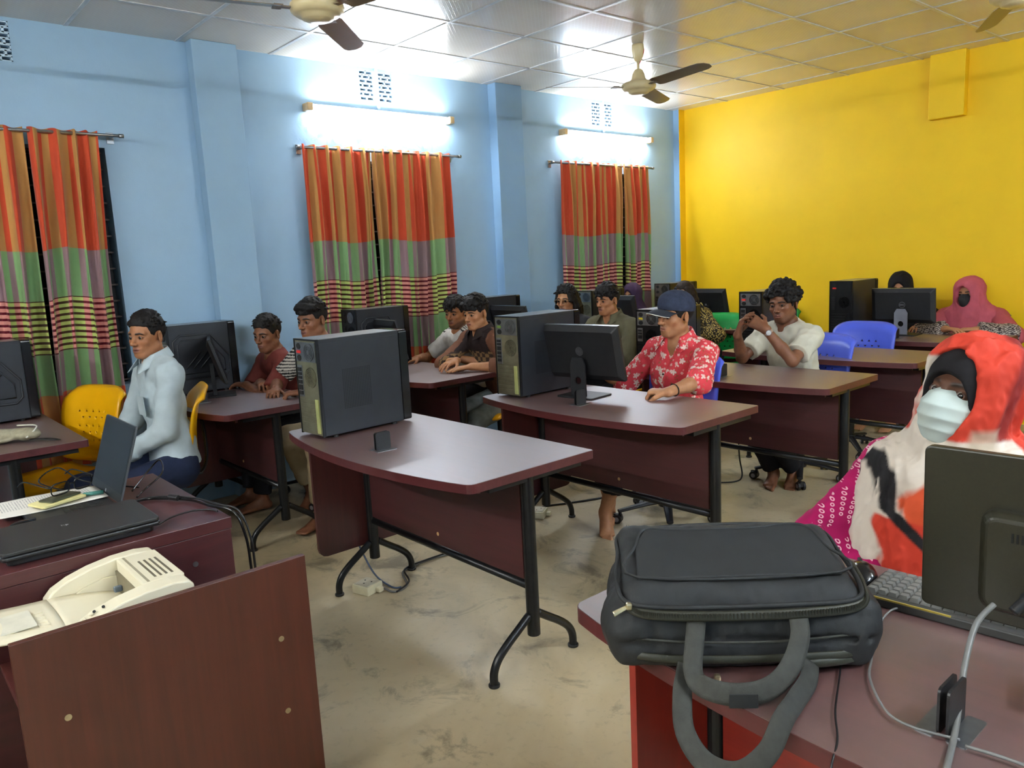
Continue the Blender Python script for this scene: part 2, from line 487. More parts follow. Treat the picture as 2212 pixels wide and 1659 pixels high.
def curtain(y0, y1, label, seed, u0=0.0, lean=0.0, top=2.335, bot=.42, shift=0.0):
    rnd = random.Random(seed); W = y1-y0; n = max(3, int(W/.085)); NU = n*14; NV = 40
    ph = [rnd.uniform(.7,1.3) for _ in range(n+2)]; am = [rnd.uniform(.55,1.2) for _ in range(n+2)]
    cum = np.cumsum(ph); xs = []; uv = []
    m = MB(); ks = [rnd.uniform(-1,1) for _ in range(8)]
    def prof(u):
        t = u*cum[n-1]; i = int(np.searchsorted(cum, t)); i = min(i, n-1)
        t0 = cum[i-1] if i > 0 else 0
        return i, (t-t0)/ph[i]
    for a in range(NU+1):
        u = a/NU; i, fr = prof(u)
        for b in range(NV+1):
            v = b/NV; z = top+(bot-top)*v
            A = .040*am[i]*(.35+.65*min(1, v*6))*(1 + .25*math.sin(3*v+i*1.7))
            x = .095 + A*math.sin(2*PI*fr + .5*math.sin(4*v+ks[i%8]*3)) + .006*math.sin(9*v+ks[(i+3)%8]*5+u*20)
            y = y0+W*u + .012*math.cos(2*PI*fr)*(.5+v) + lean*v*(u-.5) + shift*v + .012*math.sin(5*v+ks[(i+1)%8]*4)*v
            zz = z + (.005*math.sin(2*PI*fr+1) if b == 0 else 0)
            m.v.append((x, y, zz)); uv.append((u0+u*W*1.75, z+.012*math.sin(u*7+seed)))
    for a in range(NU):
        for b in range(NV):
            i0 = a*(NV+1)+b; m.f.append((i0, i0+1, i0+NV+2, i0+NV+1)); m.m.append(0)
    m.uv = uv
    o = m.build('curtain', M_curt, None, smooth=True, solid=.0025)
    return tag(o, label, 'curtain', None)
curtain(-6.75,-6.015,'striped curtain panel at the left edge of the photo, left half of its pair',1, .1, shift=-.04)
curtain(-5.995,-5.645,'orange and green striped curtain panel just right of the dark gap in the left window',2, .55, shift=-.06)
curtain(-4.375,-3.835,'left panel of the striped curtain pair below the middle tube light',3, .0, shift=-.015)
curtain(-3.82,-3.115,'right panel of the striped curtain pair below the middle tube light',4, .35, shift=-.03)
curtain(-1.885,-1.05,'left panel of the striped curtain pair nearest the yellow wall',5, .9, shift=-.02)
curtain(-1.035,-.645,'narrow right panel of the striped curtain pair nearest the yellow wall',6, .2, shift=.0)
def rod(y0, y1, label):
    t = thing('curtain_rod', label, 'curtain rod', (.095,(y0+y1)/2,2.318)); L = (y1-y0)/2
    MB().cyl((0,-L,0),(0,L,0),.0095,n=14).build('pole', M_steel, t, smooth=True)
    for s in (-1,1):
        MB().cyl((0,s*L-.018,0),(0,s*L+.006,0),.0125,n=14).build('finial', M_steel, t, smooth=True)
        b = MB(); b.bx(-.094,.0,s*(L-.045)-.006,s*(L-.045)+.006,-.006,.006); b.bx(-.0949,-.089,s*(L-.045)-.02,s*(L-.045)+.02,-.035,.03)
        b.build('bracket', M_steel, t, bev=.002)
rod(-6.95,-5.505,'steel curtain rod over the leftmost window')
rod(-4.39,-3.0,'steel curtain rod over the middle window')
rod(-1.965,-.56,'steel curtain rod over the window nearest the yellow wall')

# ------------------------------------------------------------------ ceiling fans
def fan(x, y, zc, angs, label, swing=0):
    t = thing('ceiling_fan', label, 'fan', (x,y,zc))
    up = HC-zc
    MB().lathe([(.012,up-.005),(.04,up-.005),(.043,up-.03),(.036,up-.085),(.022,up-.115),(.0125,up-.118)],n=28).build('canopy', M_cream, t, smooth=True)
    MB().cyl((0,0,.06),(0,0,up-.1),.0105,n=12).build('down_rod', M_cream, t, smooth=True)
    MB().lathe([(.0,-.052),(.05,-.052),(.058,-.046),(.07,-.044),(.075,-.030),(.098,-.028),(.118,-.012),(.122,.004),(.118,.018),(.098,.028),(.066,.036),(.05,.052),(.043,.085),(.03,.11),(.02,.118),(.0,.118)],n=44).build('motor_housing', M_cream, t, smooth=True)
    if up > .2:
        MB().tube(catmull([(.01,.0,up-.14),(.035,.02,up-.06),(.02,.03,up-.02),(-.005,.01,up-.04)],6),.003,6).build('wire', M_redpl, t, smooth=True)
    for a in angs:
        a = math.radians(a); R = Matrix.Rotation(a,3,'Z')
        br = MB(); br.box(R@Vector((.135,0,-.004)),(.07,.028,.006),R); br.box(R@Vector((.175,0,-.004)),(.04,.07,.005),R)
        bl = MB()
        out = [(.165,-.05),(.20,-.060),(.62,-.056),(.66,-.034),(.675,.0),(.66,.038),(.62,.052),(.20,.060),(.165,.05)]
        def fn(u, v, d):
            tw = math.radians(-12)
            return tuple(R@Vector((u, v*math.cos(tw), v*math.sin(tw)*1.0 + d - .002)))
        bl.prism(out, -.0015, .0015, fn)
        b = bl.build('blade', M_blade, t)
        br.build('blade_bracket', M_blade, b)
    return t
fan(1.48,-2.46,2.640,(350,112,241),'cream ceiling fan with spread brown blades in front of the far corner')
fan(1.80,-5.10,2.645,(15,135,255),'cream ceiling fan cut off by the top edge, left of the photo')
fan(3.74,-2.27,2.665,(0,120,240),'cream ceiling fan cut off at the top right corner')
# ------------------------------------------------------------------ computer tables
TZ = .77
def table_outline(w, d, bow, r=.035, corner_r=None):
    pts = []
    x0, x1, y0, y1 = -w/2, w/2, -d/2, d/2
    def arc(cx, cy_, rr, a0, a1, n=5):
        for k in range(n+1):
            t = math.radians(a0+(a1-a0)*k/n); pts.append((cx+rr*math.cos(t), cy_+rr*math.sin(t)))
    arc(x1-.008,y1-.008,.008,0,90,2); arc(x0+.008,y1-.008,.008,90,180,2)
    arc(x0+r,y0+r,r,180,255)
    n = 24
    for k in range(1, n):
        u = k/n; pts.append((x0+r+(w-2*r)*u, y0 - bow*math.sin(PI*u)**.8))
    arc(x1-r,y0+r,r,285,360)
    return pts
def bracket(parent_loc, rz, label):
    t = thing('cable_bracket', label, 'bracket', parent_loc, rz, None)
    MB().prism(rrect(-.045,.045,-.036,-.0085,.004,3),0,.002).build('base_plate', M_steel, t)
    MB().prism(rrect(-.045,.045,.0085,.036,.004,3),0,.002).build('base_plate', M_steel, t)
    for y0 in (-.0085, .0045):
        MB().prism(rrect(-.033,.033,0,.072,.009,4), y0, y0+.004, lambda a,b,d: (a,d,b)).build('upright_plate', M_blackpl, t)
    return t
def table(x0, x1, y0, y1, label, group, board='left', red=False, w_leg=(-.49,.62), bow=.085):
    w, d = x1-x0, y1-y0
    t = thing('computer_table', label, 'table', ((x0+x1)/2,(y0+y1)/2,0), 0, group)
    out = table_outline(w, d, bow)
    top = MB().prism(out, TZ-.0325, TZ-.0012); top.mi = 1; top.prism([(a*.9975,b*.996) for a,b in out], TZ-.0012, TZ)
    top.build('tabletop', [M_edge, M_top], t)
    pm = M_redh if red else M_panel; vm = M_red if red else M_vpanel
    lx0, lx1 = w_leg
    z = TZ-.0335
    MB().bx(lx0+.028, lx1-.028, -.012, .004, .335, z).build('modesty_panel', pm, t, bev=.001)
    ap = MB().bx(-w/2+.10, w/2-.05, -d/2+.075, -d/2+.088, z-.022, z).build('apron', pm, t)
    MB().cyl(((lx0+lx1)/2,-.0125,.38),((lx0+lx1)/2,-.0145,.38),.008,n=16).build('plug', M_putty, t)
    for lx in w_leg:
        c = MB(); c.cyl((lx,0,.125),(lx,0,z),.0245,n=20)
        c.build('leg_column', M_blackmetal, t, smooth=False, bev=.002)
        for s in (-1,1):
            p = catmull([(lx,s*.02,.205),(lx,s*.075,.168),(lx,s*.135,.128),(lx,s*.178,.09),(lx,s*.198,.05),(lx,s*.2,.008)],5)
            f = MB().tube(p,.0155,12).build('foot_arm', M_blackmetal, t, smooth=True)
            MB().cyl((lx,s*.2,0),(lx,s*.2,.012),.021,n=18).build('glide', M_blackpl, f, bev=.003)
        MB().bx(lx-.02,lx+.02,-d/2+.11,d/2-.04,z-.024,z).build('top_bearer', M_blackmetal, t)
    MB().cyl((lx0,0,.31),(lx1,0,.31),.0155,n=14).build('cross_bar', M_blackmetal, t, smooth=True)
    if board:
        bxx = -w/2+.13
        def fn(a,b,dd): return (dd, a, b)
        o = [(-d/2+.04,.73),(-d/2+.04,.24)]+[(-d/2+.07+.03*math.cos(math.radians(a)), .24-.03+.03*math.sin(math.radians(a))) for a in (180,210,240,270)]
        o = [(-d/2+.04,z)] + [(-d/2+.08-.04*math.cos(math.radians(a)), .225-.04*math.sin(math.radians(a))) for a in (0,30,60,90)] + [(d/2-.10+.04*math.sin(math.radians(a)), .225-.04*math.cos(math.radians(a))) for a in (0,30,60,90)] + [(d/2-.06,z)]
        MB().prism(o, bxx-.008, bxx+.008, fn).build('side_board', vm, t)
        MB().prism(o, bxx-.008-.26, bxx+.008-.26, fn).build('side_board', vm, t) if board == 'two' else None
    return t
GR = 'computer tables in the row through the middle of the room'; GL = 'computer tables along the blue wall'
table(1.84,3.18,-5.46,-4.86,'nearest middle computer table, bare except for a tall tower at its left end',GR)
table(1.91,3.225,-4.38,-3.79,'computer table where the person in the floral shirt and cap sits',GR)
table(1.95,3.285,-3.26,-2.68,'computer table where the curly-haired person in the pale T-shirt leans',GR)
table(1.97,3.30,-2.22,-1.64,'bare computer table between the curly-haired person and the pink hijab row',GR)
table(2.01,3.345,-1.13,-.53,'computer table closest to the yellow wall, where the pink hijab is',GR)
table(.015,1.205,-6.72,-6.13,'computer table at the left edge with the khaki cloth bag on it',GL,w_leg=(-.45,.545))
table(.115,1.20,-5.50,-4.90,'computer table by the wall pilaster where two people fold their arms',GL,w_leg=(-.5,.49))
table(.105,1.285,-4.27,-3.69,'computer table below the middle window curtain',GL,w_leg=(-.5,.53))
table(.02,1.29,-3.15,-2.56,'computer table where the olive shirt and the long-haired person sit',GL,w_leg=(-.55,.56))
table(.02,1.29,-2.02,-1.43,'computer table by the window nearest the yellow wall, in front of the purple hijab',GL,w_leg=(-.55,.56))
table(.12,1.29,-.95,-.36,'rearmost computer table along the blue wall, in the corner',GL,w_leg=(-.5,.54))
table(4.035,5.38,-5.86,-5.245,'red mahogany computer table in the right foreground under the black bag',GR,red=True,w_leg=(-.53,.6))
# clip brackets on the table tops
bracket((2.51,-5.365,TZ),PI/2,'black cable bracket standing alone on the nearest middle table')
bracket((2.515,-4.235,TZ),PI/2,'black cable bracket in front of the monitor on the floral shirt table')
bracket((2.617,-3.165,TZ),PI/2,'black cable bracket on the table of the curly-haired person')
bracket((2.70,-1.045,TZ),PI/2,'black cable bracket below the monitor by the yellow wall')
bracket((.657,-5.42,TZ),PI/2,'cable bracket on the pilaster table right of the yellow chair back')
bracket((4.735,-5.765,TZ),PI/2,'black cable bracket with screws in the right foreground desk')
# ------------------------------------------------------------------ swivel chairs with pierced plastic shells
M_chair = {'yellow': simple('yellow_plastic', (236,172,10), .32, 0, .05, 6), 'blue': simple('blue_plastic', (84,104,226), .32, 0, .05, 6), 'green': simple('green_plastic', (20,150,70), .32, 0, .05, 6)}
def pierced(m, nu, nv, holes, fn):
    pts = {}
    for i in range(nu+1):
        for j in range(nv+1): pts[(i,j)] = len(m.v); m.v.append(fn(i/nu, j/nv))
    for i in range(nu):
        for j in range(nv):
            a,b,c,d = pts[(i,j)],pts[(i+1,j)],pts[(i+1,j+1)],pts[(i,j+1)]
            if (i,j) in holes:
                u0, v0 = (i+.5)/nu, (j+.5)/nv; s = 1 if (i+j) % 2 else -1
                q = len(m.v); r1, r2_ = .42/nu, .38/nv
                if s > 0: tri = [(u0-r1,v0-r2_),(u0+r1,v0-r2_),(u0,v0+r2_)]
                else: tri = [(u0+r1,v0+r2_),(u0-r1,v0+r2_),(u0,v0-r2_)]
                for t_ in tri: m.v.append(fn(*t_))
                if s > 0: fs = [(a,b,q+1,q),(b,c,q+2,q+1),(c,d,q+2),(d,a,q,q+2)]
                else: fs = [(c,d,q+1,q),(d,a,q+2,q+1),(a,b,q+2),(b,c,q,q+2)]
            else: fs = [(a,b,c,d)]
            for f in fs: m.f.append(f); m.m.append(0)
def make_chair(color):
    t = thing('swivel_chair', 'x', 'chair')
    pm = M_chair[color]
    holes = {(i,j) for i in range(4,14) for j in range(5,15) if j % 2 == 1 and (i+(j//2)) % 2 == 0}
    W = .225
    def back(u, v):
        x = (u-.5)*2; ww = W*(1.0 - .10*(1-v)**2 - .06*max(0,v-.8)*5*.5)
        edge = abs(x)**5
        zt = .505+.405*v - .045*edge*(max(0,v-.5)*2)**2 + .02*edge*(1-v)
        y = .185 + .055*v + .035*(1-x*x)*1 - .03*max(0,v-.86)*-3 - .02*math.sin(PI*v)
        if v < .10: y -= .03*(1-v/.10)
        if v > .92: y += .02*(v-.92)/.08
        return (x*ww, y, zt)
    m = MB(); pierced(m, 18, 20, holes, back)
    m.build('backrest', pm, t, solid=.014, smooth=True)
    def seat(u, v):
        x = (u-.5)*2; y = -.225+.42*v
        z = .462 - .022*(1-x*x)*math.sin(PI*min(1,v*1.1)) - (.035*max(0,(.15-v)/.15)**2) + .02*abs(x)**4
        e = 1-.12*abs(2*v-1)**6
        return (x*.222*e, y, z)
    m = MB().grid(seat, 14, 14); m.build('seat', pm, t, solid=.016, smooth=True)
    s = MB(); s.bx(-.03,.03,-.02,.235,.428,.440); s.tube(catmull([(0,.1,.432),(0,.22,.435),(0,.262,.50),(0,.268,.62),(0,.262,.72)],6),.028,8,flat=.35,upref=(0,1,0.2))
    s.build('back_support', M_blackpl, t, bev=.003)
    s = MB(); s.bx(-.09,.09,-.08,.08,.405,.43); s.cyl((.05,0,.41),(.2,-.01,.405),.006,n=8); s.build('tilt_mechanism', M_blackmetal, t, bev=.004)
    MB().cyl((0,0,.10),(0,0,.41),.024,n=18).cyl((0,0,.09),(0,0,.26),.033,n=18).build('gas_column', M_blackmetal, t, bev=.002)
    hub = MB().cyl((0,0,.075),(0,0,.125),.045,n=20).build('base_hub', M_blackpl, t, bev=.004)
    for k in range(5):
        a = 2*PI*k/5+.3; R = Matrix.Rotation(a,3,'Z')
        pts = [R@Vector(p) for p in ((.02,0,.108),(.12,0,.098),(.22,0,.082),(.285,0,.072))]
        MB().tube(pts,[.03,.025,.021,.019],8,flat=.55,upref=(0,0,1)).build('base_arm', M_blackpl, t, bev=.003)
        c = R@Vector((.275,0,0)); q = Matrix.Rotation(a+1.1+k,3,'Z')
        w = MB()
        for sd in (-1,1): w.cyl(c+q@Vector((sd*.008,.015,.027)), c+q@Vector((sd*.024,.015,.027)), .027, n=18)
        cw = w.build('caster', M_blackpl, t, bev=.003)
        h = MB(); h.cyl(c+Vector((0,0,.03)), c+Vector((0,0,.072)), .009, n=10); h.box(c+q@Vector((0,.012,.04)),(.02,.045,.03),q)
        h.mi = 1
        for sd in (-1,1): h.cyl(c+q@Vector((sd*.0242,.015,.027)), c+q@Vector((sd*.0252,.015,.027)), .014, n=14)
        h.build('caster_fork', [M_blackpl, M_silver], cw, bev=.002)
    return t
CH = {}
def chair(color, x, y, deg, label, group=None):
    if color not in CH: t = make_chair(color); CH[color] = t
    else: t = copy_tree(CH[color])
    t.location = (x,y,0); t.rotation_euler = (0,0,math.radians(deg)); t['label'] = label
    t['group'] = group or ('%s plastic swivel chairs' % color)
    return t
# deg 0 faces -Y
chair('yellow', .85,-5.77,-15,'yellow plastic chair with the pale shirt person on it, back seen edge-on')
chair('yellow', .51,-6.13,25,'empty yellow plastic chair with pierced back under the leftmost curtain')
chair('yellow', 1.02,-3.50,8,'yellow plastic chair under the person in the brown shirt, mostly hidden')
chair('yellow', 1.22,-2.36,6,'yellow plastic chair behind the person in the olive shirt')
chair('yellow', .45,-4.58,0,'yellow plastic chair of the dark red T-shirt person, hidden by the table')
chair('yellow', .95,-4.62,0,'yellow plastic chair of the person in tan trousers')
chair('yellow', .55,-3.42,0,'yellow plastic chair of the person in the white sports shirt')
chair('yellow', .72,-2.28,0,'yellow plastic chair of the long-haired person')
chair('blue', 2.50,-3.55,6,'blue plastic chair behind the person in the floral shirt')
chair('blue', 2.66,-2.37,-6,'blue plastic chair, nearer of the two, behind the pale T-shirt person')
chair('blue', 2.60,-1.55,4,'blue plastic chair, farther of the two, before the table by the yellow wall')
chair('green', 1.20,-1.10,28,'green plastic chair behind the cap, nearer of the two by the corner table')
chair('green', 1.22,-.37,0,'green plastic chair, farther of the two, against the yellow wall corner')
chair('green', 2.95,-.37,0,'green plastic chair of the person in the pink hijab, edge visible at the right')
chair('green', .60,-1.12,0,'green plastic chair of the purple hijab person, hidden by screens')
chair('blue', 2.40,-.37,0,'blue plastic chair of the black-veiled person behind the monitor, hidden')
chair('blue', 4.52,-4.86,10,'blue plastic chair under the person with the surgical mask, hidden by her clothes')

# ------------------------------------------------------------------ text helper
def text_mesh(txt, size, name, mat, parent, M_, ext=.0006, align='CENTER', bold=0.0):
    cu = bpy.data.curves.new(name, 'FONT'); cu.body = txt; cu.size = size; cu.extrude = ext; cu.offset = bold
    cu.align_x = align; cu.align_y = 'CENTER'
    tmp = bpy.data.objects.new('tmp', cu); COL.objects.link(tmp)
    dg = bpy.context.evaluated_depsgraph_get(); me = bpy.data.meshes.new_from_object(tmp.evaluated_get(dg))
    bpy.data.objects.remove(tmp); bpy.data.curves.remove(cu)
    me.materials.clear(); me.materials.append(mat)
    o = bpy.data.objects.new(name, me); COL.objects.link(o)
    if parent is not None: o.parent = parent
    o.matrix_basis = M_
    return o
M_logo = simple('logo_grey', (150,150,152), .35, .4)
M_logodark = simple('logo_dark_grey', (92,92,96), .35, .4)

# ------------------------------------------------------------------ computer towers (rear towards -Y)
def tower(x, y, rz, label, group, w=.185, h=.43, d=.45, case=M_case, rear=M_galv, psu=M_steel, side='grid', ztop=None, switch=None, fan=True):
    t = thing('computer_tower', label, 'computer', (x,y,TZ), rz, group)
    z0 = .012
    MB().bx(-w/2,w/2,-d/2+.006,d/2-.03,z0,h-.002).build('case', case, t, bev=.003)
    MB().bx(-w/2+.002,w/2-.002,-d/2+.004,d/2-.035,h-.002,h).build('top_panel', ztop or M_casetop, t, bev=.0008)
    f = MB().prism(rrect(-w/2-.003,w/2+.003,z0,h,.012,4), d/2-.03, d/2+.012, lambda a,b,dd:(a,dd,b)).build('front_bezel', M_blackgloss, t)
    MB().bx(-.02,.02,d/2+.012,d/2+.0135,h-.09,h-.075).build('power_button', M_silver, f)
    for sx in (-1,1):
        for sy in (-1,1):
            MB().cyl((sx*(w/2-.025),sy*(d/2-.07),0),(sx*(w/2-.025),sy*(d/2-.07),z0),.014,n=12).build('foot', M_blackpl, t)
    # rear
    yr = -d/2
    rr = MB().bx(-w/2+.006,w/2-.006,yr,yr+.006,z0+.004,h-.006).build('rear_panel', rear, t)
    e = MB()
    for a,b,c,dd in ((-w/2,-w/2+.006,z0,h),(w/2-.006,w/2,z0,h)): e.bx(a,b,yr-.003,yr+.01,c,dd)
    e.bx(-w/2,w/2,yr-.003,yr+.01,h-.007,h); e.build('rear_rim', M_blackmetal, t)
    p = MB().bx(-w/2+.012,w/2-.012,yr-.003,yr,h-.098,h-.014).build('power_supply', psu, t)
    # sockets and switch at the left, fan at the right
    zc = h-.056
    def oc(cx, cz, r): return [(cx+r*math.cos(math.radians(45*k+22.5)), cz+.8*r*math.sin(math.radians(45*k+22.5))) for k in range(8)]
    for dz in (.024,-.026): MB().prism(oc(-w*.28, zc+dz,.017), yr-.005, yr-.003, lambda a,b,dd:(a,dd,b)).build('power_socket', M_dark, p)
    if switch: MB().bx(-w*.28-.015,-w*.28+.015,yr-.006,yr-.003,zc-.006,zc+.006).build('voltage_switch', switch, p)
    if fan:
        fc = w*.17; g_ = MB()
        MB().cyl((fc,yr-.0035,zc),(fc,yr-.003,zc),.038,n=28).build('fan_opening', M_dark, p)
        for r in (.037,.0275,.0185,.0095): g_.lathe([(r-.0016,-.0012),(r+.0016,-.0012),(r+.0016,.0012),(r-.0016,.0012),(r-.0016,-.0012)], (fc,yr-.006,zc), 28, Matrix.Rotation(PI/2,3,'X'))
        for k in range(4):
            a = PI/4+PI/2*k; g_.box((fc+.022*math.cos(a),yr-.0065,zc+.022*math.sin(a)),(.034,.002,.003),Matrix.Rotation(-a,3,'Y'))
        g_.cyl((fc,yr-.0075,zc),(fc,yr-.005,zc),.0075,n=12)
        g_.build('fan_grille', M_steel, p)
    # ports shield
    s = MB(); s.bx(-w/2+.012,-w/2+.052,yr-.002,yr,z0+.165,h-.115)
    sh = s.build('port_shield', M_steel if rear is M_galv else psu, t)
    q = MB()
    rnd = random.Random(int(x*100+y*10))
    zz = h-.125
    while zz > z0+.185:
        hgt = rnd.choice((.012,.016,.022)); q.bx(-w/2+.018,-w/2+.046,yr-.0055,yr-.002,zz-hgt,zz); zz -= hgt+.005
    q.build('port', M_blackpl, sh)
    # case fan
    fc, fz = w*.14, h-.165
    cf = MB(); 
    for rad in (.012,.020,.028,.036,.043): cf.lathe([(rad-.0014,-.001),(rad+.0014,-.001),(rad+.0014,.001),(rad-.0014,.001),(rad-.0014,-.001)], (fc,yr-.0025,fz), 28, Matrix.Rotation(PI/2,3,'X'))
    for k in range(6):
        a = PI/6+PI/3*k; cf.box((fc+.026*math.cos(a),yr-.003,fz+.026*math.sin(a)),(.04,.0015,.0025),Matrix.Rotation(-a,3,'Y'))
    MB().cyl((fc,yr-.0015,fz),(fc,yr-.001,fz),.045,n=28).build('vent_opening', M_dark, rr)
    cf.build('vent_grille', rear, rr)
    # expansion slots
    for k in range(7):
        zk = z0+.018+k*.0205
        MB().bx(-w/2+.014,w*.22,yr-.003,yr,zk,zk+.0155).build('slot_cover', rear, t, bev=.0012)
    MB().bx(w*.26,w*.38,yr-.004,yr,z0+.012,z0+.160).build('slot_clamp', M_slot if rear is M_galv else M_blackmetal, t)
    # side panel +X
    xs = w/2
    sp_ = MB().bx(xs,xs+.0015,-d/2+.010,d/2-.036,z0+.004,h-.02).build('side_panel', case, t)
    if side == 'grid':
        v = MB(); n1, n2 = 17, 28; yy0, yy1, za, zb = -.115, .03, z0+.105, z0+.28
        for i in range(n1):
            for j in range(n2):
                yy = yy0+(yy1-yy0)*(i+.5)/n1; zz = za+(zb-za)*(j+.5)/n2
                v.bx(xs+.0014,xs+.0018,yy-.0026,yy+.0026,zz-.0019,zz+.0019)
        v.build('vent_holes', M_dark, sp_)
    elif side == 'emboss':
        def loop(pts, r, nm):
            MB().tube([(xs+.0015,a,b) for a,b in pts], r, 8, closed=True).build(nm, case, sp_, smooth=True)
        loop([(-.17,.10),(-.17,.33),(-.13,.365),(.05,.365),(.16,.22),(.16,.13),(.13,.10)], .006, 'embossed_ridge')
        loop([(-.145,.13),(-.145,.31),(-.12,.335),(.03,.335),(.13,.205),(.13,.13)], .004, 'embossed_ridge')
        for k in range(3): MB().tube([(xs+.0015,-.11+k*.045,.16),(xs+.0015,-.01+k*.045,.26)], .004, 8).build('embossed_bar', case, sp_, smooth=True)
    return t
GT = 'computer towers standing on the tables'
tower(2.055,-5.215,.05,'dark grey computer tower with a square-hole side vent on the nearest middle table',GT,side='grid',switch=M_redpl)
tower(2.068,-4.085,.02,'black computer tower beside the monitor on the floral shirt table',GT,side='grid',switch=simple('green_label',(110,140,60)))
tower(2.10,-2.985,.0,'short black computer tower with silver power supply behind the floral shirt',GT,h=.375,d=.40,rear=M_blackmetal,side='plain',switch=simple('yellow_label',(200,180,40)))
tower(2.155,-1.90,.0,'black computer tower with silver fan grille behind the curly-haired person',GT,h=.415,rear=M_blackmetal,side='plain',switch=M_redpl,w=.18)
tower(2.26,-.80,.0,'all-black computer tower beside the monitor at the yellow wall',GT,h=.425,rear=M_blackmetal,psu=M_blackmetal,side='plain',switch=M_redpl,w=.185,d=.42,fan=False)
tower(.262,-6.395,.0,'dark computer tower with embossed side cut by the left photo edge',GT,side='emboss',d=.43)
tower(.232,-5.265,.0,'dark computer tower with embossed side behind the pale shirt person',GT,side='emboss',d=.40)
tower(.30,-4.02,.02,'dark computer tower with embossed side before the middle window',GT,side='emboss',d=.43,rear=M_blackmetal,psu=M_blackmetal)
tower(.24,-2.87,.0,'dark computer tower behind the two people at the middle window table',GT,side='plain',d=.42,rear=M_blackmetal)
M_olive = simple('olive_reflecting_case', (58,54,42), .3, .2)
tower(.40,-1.74,.0,'dark brown computer tower under the far window',GT,side='plain',case=M_olive,h=.415,d=.42)
tower(.42,-.66,.0,'grey-backed computer tower in the corner by the blue column',GT,side='plain',case=M_olive,h=.415,d=.42,rear=M_steel)

# ------------------------------------------------------------------ flat monitors (back towards -Y)
def monitor(x, y, rz, label, group, w=.49, h=.29, zb=.085, tilt=14, logo=None, stand='plain', standmat=None, base=(.17,.13)):
    t = thing('monitor', label, 'monitor', (x,y,TZ), rz, group)
    R = Matrix.Rotation(math.radians(tilt),3,'X'); c0 = Vector((0,-.0,zb+h/2))
    def put(mb, name, mat, parent, **k):
        return mb.build(name, mat, parent, **k)
    sh = MB(); out = rrect(-w/2,w/2,-h/2,h/2,.006,3)
    sh.prism(out, .004, .02, lambda a,b,dd: tuple(c0+R@Vector((a,dd,b))))
    ins = rrect(-w/2+.03,w/2-.03,-h/2+.03,h/2-.03,.01,3)
    n = len(out)
    vs = [tuple(c0+R@Vector((a,.004,b))) for a,b in out]+[tuple(c0+R@Vector((a,-.014,b))) for a,b in ins]
    fs = [(i,(i+1)%n,n+(i+1)%n,n+i) for i in range(n)]+[tuple(n+i for i in range(n))]
    sh._add(vs, fs)
    o = put(sh, 'rear_shell', M_blackpl, t, bev=.0015)
    put(MB().prism(rrect(-w/2+.012,w/2-.012,-h/2+.016,h/2-.012,.003,2), .020, .0212, lambda a,b,dd: tuple(c0+R@Vector((a,dd,b)))), 'screen', M_blackgloss, t)
    put(MB().prism(rrect(-w/2,w/2,h/2-.002,h/2+.0012,.001,1), .003, .021, lambda a,b,dd: tuple(c0+R@Vector((a,dd,b)))), 'top_trim', M_steel if logo else M_case, t)
    sm = standmat or M_blackpl
    # neck with a round cable hole
    nk = MB(); zt = zb+h*.42; hw0, hw1 = .046, .036; cz = .105*(.9 if stand=='plain' else 1)
    def nf(a,b,dd):
        return (a, -.032+dd - (b)*.03, b)
    if stand == 'hole':
        out = [(-.052,.0),(-.045,zt),(.045,zt),(.052,.0)]
        # ring of quads from circle to outline
        ang = [2*PI*k/24 for k in range(24)]; hc = .088; hr = .021
        vs = []; 
        for dd in (0,.008):
            for a in ang: vs.append(nf(hr*math.cos(a), hc+hr*math.sin(a), dd))
            for a in ang:
                cx_, cz_ = math.cos(a), math.sin(a)
                s_ = 1/max(abs(cx_)/.048, (cz_/(zt-hc) if cz_ > 0 else -cz_/hc))
                vs.append(nf(cx_*s_, hc+cz_*s_, dd))
        fs = []
        for k in range(24):
            k2 = (k+1)%24
            fs.append((k,k2,24+k2,24+k)); fs.append((48+k,72+k,72+k2,48+k2)); fs.append((k,48+k,48+k2,k2)); fs.append((24+k,24+k2,72+k2,72+k))
        nk._add(vs, fs)
    else:
        nk.prism([(-.038,.0),(-.03,zt),(.03,zt),(.038,.0)], 0, .022, nf)
    nk.build('stand_neck', sm, t)
    MB().prism(rrect(-base[0]/2*1.2,base[0]/2*1.2,-base[1]/2,base[1]/2+.03,.012,4), .0, .009).build('stand_base', M_blackpl, t, bev=.002)
    if logo:
        Mt = Matrix.Translation(c0+R@Vector((0,-.0142,.01)))@R.to_4x4()@Matrix.Rotation(PI/2,4,'X')
        lg = text_mesh('DELL', .014, 'logo_text', logo, o, Mt, bold=.0004)
        MB().lathe([(.0215,-.0006),(.0235,-.0006),(.0235,.0006),(.0215,.0006),(.0215,-.0006)], c0+R@Vector((0,-.0146,.01)), 36, R@Matrix.Rotation(PI/2,3,'X')).build('logo_ring', logo, o)
    else:
        MB().box(c0+R@Vector((-.02,-.0145,-.02)),(.02,.001,.034),R).build('rating_sticker', M_logo, o)
    return t
GM = 'black flat monitors seen from behind'
monitor(2.375,-4.07,.10,'black monitor with a round brand logo on its back, on the floral shirt table',GM,w=.50,h=.29,zb=.085,tilt=12,logo=M_logodark,stand='hole',base=(.19,.15))
monitor(2.65,-.82,.02,'black monitor with round logo and silver stand near the yellow wall',GM,w=.46,h=.265,zb=.09,tilt=6,logo=M_logo,stand='hole',standmat=M_silver,base=(.19,.15))
monitor(.485,-5.25,-.35,'black monitor on a square foot behind the pale shirt person',GM,w=.46,h=.27,zb=.085,tilt=16)
monitor(.47,-4.06,-.12,'black monitor leaning in front of the embossed tower at the middle window',GM,w=.50,h=.28,zb=.075,tilt=16)
